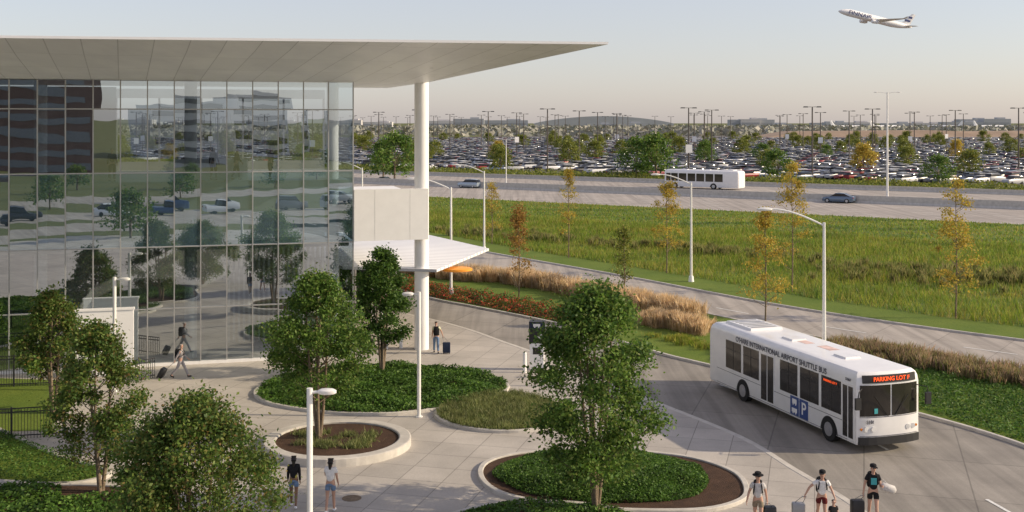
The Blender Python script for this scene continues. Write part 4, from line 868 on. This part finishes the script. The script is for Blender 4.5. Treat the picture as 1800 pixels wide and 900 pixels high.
    for i in (0,1):
        hip,kn,an,heel,toe=J[i]; o=len(bv)
        if short: bv+=[hip,hip.lerp(kn,.55)]; brr+=[.1,.09]; be+=[(1,o),(o,o+1)]
        else: bv+=[hip,hip.lerp(kn,.5),kn,kn.lerp(an,.5),kn.lerp(an,.95)]; brr+=[.1,.088,.068,.064,.058]; be+=[(1,o),(o,o+1),(o+1,o+2),(o+2,o+3),(o+3,o+4)]
    m_=skinmesh([(bv,be,brr)],M[bot]); m_.name="trousers"; obj("shorts" if short else "trousers",m_,r)
    for i in (0,1):
        hip,kn,an,heel,toe=J[i]; m_=skinmesh([([an+V3((0,0,-.0)),heel+V3((0,0,.015)),(heel+toe)/2+V3((0,0,.01)),toe+V3((0,.03,.01))],[(0,1),(1,2),(2,3)],[.046,.046,.047,.036])],M[shoes]); obj("shoe",m_,r)
    if hat:
        X=MB(); c=hp_(0,-.005,.07); X.loft([[(c.x+q*math.cos(2*math.pi*k/20),c.y+q*1.08*math.sin(2*math.pi*k/20),c.z+z) for k in range(20)] for q,z in (((.17,-.01),(.17,0),(.104,.008),(.1,.075),(.07,.095)) if hat=='brim' else ((.1,-.01),(.102,.03),(.09,.065),(.05,.085)))])
        if hat!='brim': q=hp_(0,.13,.07); X.box((q.x,q.y,q.z),(.14,.12,.015))
        obj("hat",X.mesh("hat",[M['blk']],50),r)
    if backpack:
        b=empty("backpack",loc,face-math.pi/2,label="backpack worn on a person's back",cat="bag"); b.scale=(s,s,s)
        c=P+up*.30+V3((0,-.2,0)); X=MB(); X.loft([[(c.x+wd*sx2,c.y+dp*sy2,c.z+z) for sx2,sy2 in ((-1,-.6),(-.6,-1),(.6,-1),(1,-.6),(1,.8),(-1,.8))] for z,wd,dp in ((-.24,.12,.06),(-.2,.15,.09),(.1,.15,.09),(.2,.12,.07),(.24,.06,.04))]); obj("bag_body",X.mesh("bag_body",[M[backpack]],50),b)
        for sx in (-1,1):
            X=MB(); X.tube([c+V3((sx*.1,.03,.2)),P+up*.50+V3((sx*.1,.0,.02)),P+up*.42+V3((sx*.11,.14,0)),P+up*.25+V3((sx*.13,.14,0)),c+V3((sx*.14,.05,-.15))],.02,6); obj("strap",X.mesh("strap",[M[backpack]],50),b)
    R=Matrix.Rotation(face-math.pi/2,4,'Z'); 
    return [Vector(loc)+(R@(AR[i][2]+AR[i][4]*.09))*s for i in (0,1)]
def suitcase(loc,rz,mat,label,hand=None,h=.6,w_=.42,d=.26,tilt=0):
    """if hand is given the telescopic handle reaches that hand"""
    r=empty("suitcase",loc,rz,label=label,cat="suitcase"); r.rotation_euler=(tilt,0,rz)
    X=MB(); X.loft([[(wx*sx,dy*sy,z) for sx,sy in ((-1,-.7),(-.85,-1),(.85,-1),(1,-.7),(1,.7),(.85,1),(-.85,1),(-1,.7))] for z,wx,dy in ((.06,w_/2*.9,d/2*.85),(.1,w_/2,d/2),(h,w_/2,d/2),(h+.04,w_/2*.9,d/2*.8))]); obj("case",X.mesh("case",[mat],40),r)
    X=MB()
    if hand is not None:
        Ri=(Matrix.Rotation(rz,4,'Z')@Matrix.Rotation(tilt,4,'X')).inverted(); g=Ri@(Vector(hand)-Vector(loc))
        for sx in (-1,1): X.tube([(sx*w_*.3,d*.3,h),(g.x+sx*.06,g.y,g.z)],.011,6)
        X.tube([(g.x-.07,g.y,g.z),(g.x+.07,g.y,g.z)],.016,6)
    else:
        for sx in (-1,1): X.tube([(sx*w_*.3,d*.3,h),(sx*w_*.3,d*.3,h+.42)],.01,6)
        X.tube([(-w_*.32,d*.3,h+.42),(w_*.32,d*.3,h+.42)],.015,6)
    obj("handle",X.mesh("handle",[M['grey']]),r)
    for sx in (-1,1):
        for sy in (-1,1):
            X=MB(); X.tube([(sx*w_*.4-.015,sy*d*.35,.035),(sx*w_*.4+.015,sy*d*.35,.035)],.035,10); obj("wheel",X.mesh("wheel",[M['rubber']],40),r)
Z0=.01
hd=person((-16.6,57.0,Z0),.05,1.75,"man in grey suit walking and pulling black case",'skin','suit','suit','hairg',legs=((.5,.12),(-.4,.35)),arms=((.35,.1,.5),(-.55,.12,.1)),short=False,jacket=True,backpack='blk')
suitcase((-17.65,56.95,Z0),-math.pi/2,M['dark'],"small black rolling suitcase pulled behind man",hand=hd[1],tilt=-.5,h=.5)
hd=person((-4.2,63.0,Z0),math.pi/2+.15,1.78,"man with backpack in pale shirt and jeans walking away",'skin','lime','denim','hair',legs=((.3,.1),(-.25,.3)),arms=((.15,.1,.2),(.0,.5,.3)),short=False,backpack='blk')
suitcase((-3.62,62.9,Z0),.1,M['navy'],"dark blue upright rolling suitcase on the pavement",hand=hd[1],h=.58)
person((-7.25,37.8,Z0),math.pi/2+.1,1.72,"woman in black jacket and denim shorts walking away",'skind','blk','denim','hair',legs=((.22,.05),(-.25,.3)),arms=((.12,.1,.25),(-.12,.1,.2)),jacket=True,longhair=True,shoes='white')
person((-5.95,37.3,Z0),math.pi/2-.15,1.76,"woman with long dark hair in white shirt and denim shorts",'skin','tee','denim','hair',legs=((-.15,.15),(.15,.05)),arms=((.4,.15,1.3),(.1,.12,.3)),longhair=True,shoes='white')
h1=person((7.72,35.7,Z0),-math.pi/2-.2,1.8,"man in black brimmed hat and pale shirt pulling luggage",'skin','teeg','khaki','hair',legs=((.3,.1),(-.25,.3)),arms=((-.3,.25,.3),(.15,.4,.2)),hat='brim',backpack='blk',headyaw=.4)
h2=person((9.8,36.0,Z0),-math.pi/2-.1,1.8,"man in cap, pale shirt and maroon shorts pulling luggage",'skin','tee','maroon','hair',legs=((.1,.05),(-.3,.4)),arms=((.1,.45,.5),(-.1,.85,.15)),hat='cap',backpack='blk',lean=.18,headyaw=-.3)
h3=person((11.55,36.4,Z0),-math.pi/2-.15,1.84,"bearded man in cap and black printed shirt carrying bag",'skin','blk','blk','hair',legs=((.3,.1),(-.2,.3)),arms=((.2,.15,1.6),(-.05,.3,.2)),hat='cap',backpack='blk',print_='teal',headyaw=.3)
person((9.85,34.9,Z0),-math.pi/2+.2,1.22,"child with dark hair in dark shirt walking",'skin','blk','denim','hair',legs=((.2,.1),(-.2,.2)),arms=((.2,.1,.3),(-.2,.1,.3)))
lo=lambda hs:min(hs,key=lambda q:q.x); hi=lambda hs:max(hs,key=lambda q:q.x)
q=hi(h1); suitcase((q.x+.12,q.y+.3,Z0),.1,M['dark'],"dark upright suitcase held by man in hat",hand=q,h=.6)
q=lo(h2); suitcase((q.x-.12,q.y+.25,Z0),-.2,M['grey'],"grey hard suitcase with raised handle",hand=q,h=.64)
q=lo(h3); suitcase((q.x-.1,q.y+.25,Z0),.1,M['dark'],"black suitcase beside man in black shirt",hand=q,h=.6)
bg_=empty("shoulder_bag",(11.98,36.3,1.15),label="grey duffel bag slung over man's shoulder",cat="bag"); X=MB(); X.tube([(-.22,0,.1),(-.16,0,.04),(.18,0,-.08),(.24,0,-.12)],[.06,.13,.14,.08],14); obj("bag_body",X.mesh("bag_body",[M['teeg']],50),bg_); X=MB(); X.tube([(-.2,0,.1),(-.25,.05,.35),(-.1,.1,.2),(.2,0,-.05)],.015,6); obj("strap",X.mesh("strap",[M['teeg']]),bg_)
for s,d in ((4.4,1.0),(6.2,1.2),(7.4,1.1),(12.6,1.0)):
    q=Cn+A*s-N*d; person((q.x,q.y,9.66),random.choice([1.2,0,3,-1]),1.75,"person in dark clothes standing on the upper floor",'skin','blk','navy','hair',legs=((.2,.1),(-.2,.2)),short=False,jacket=True)
print("DONE")
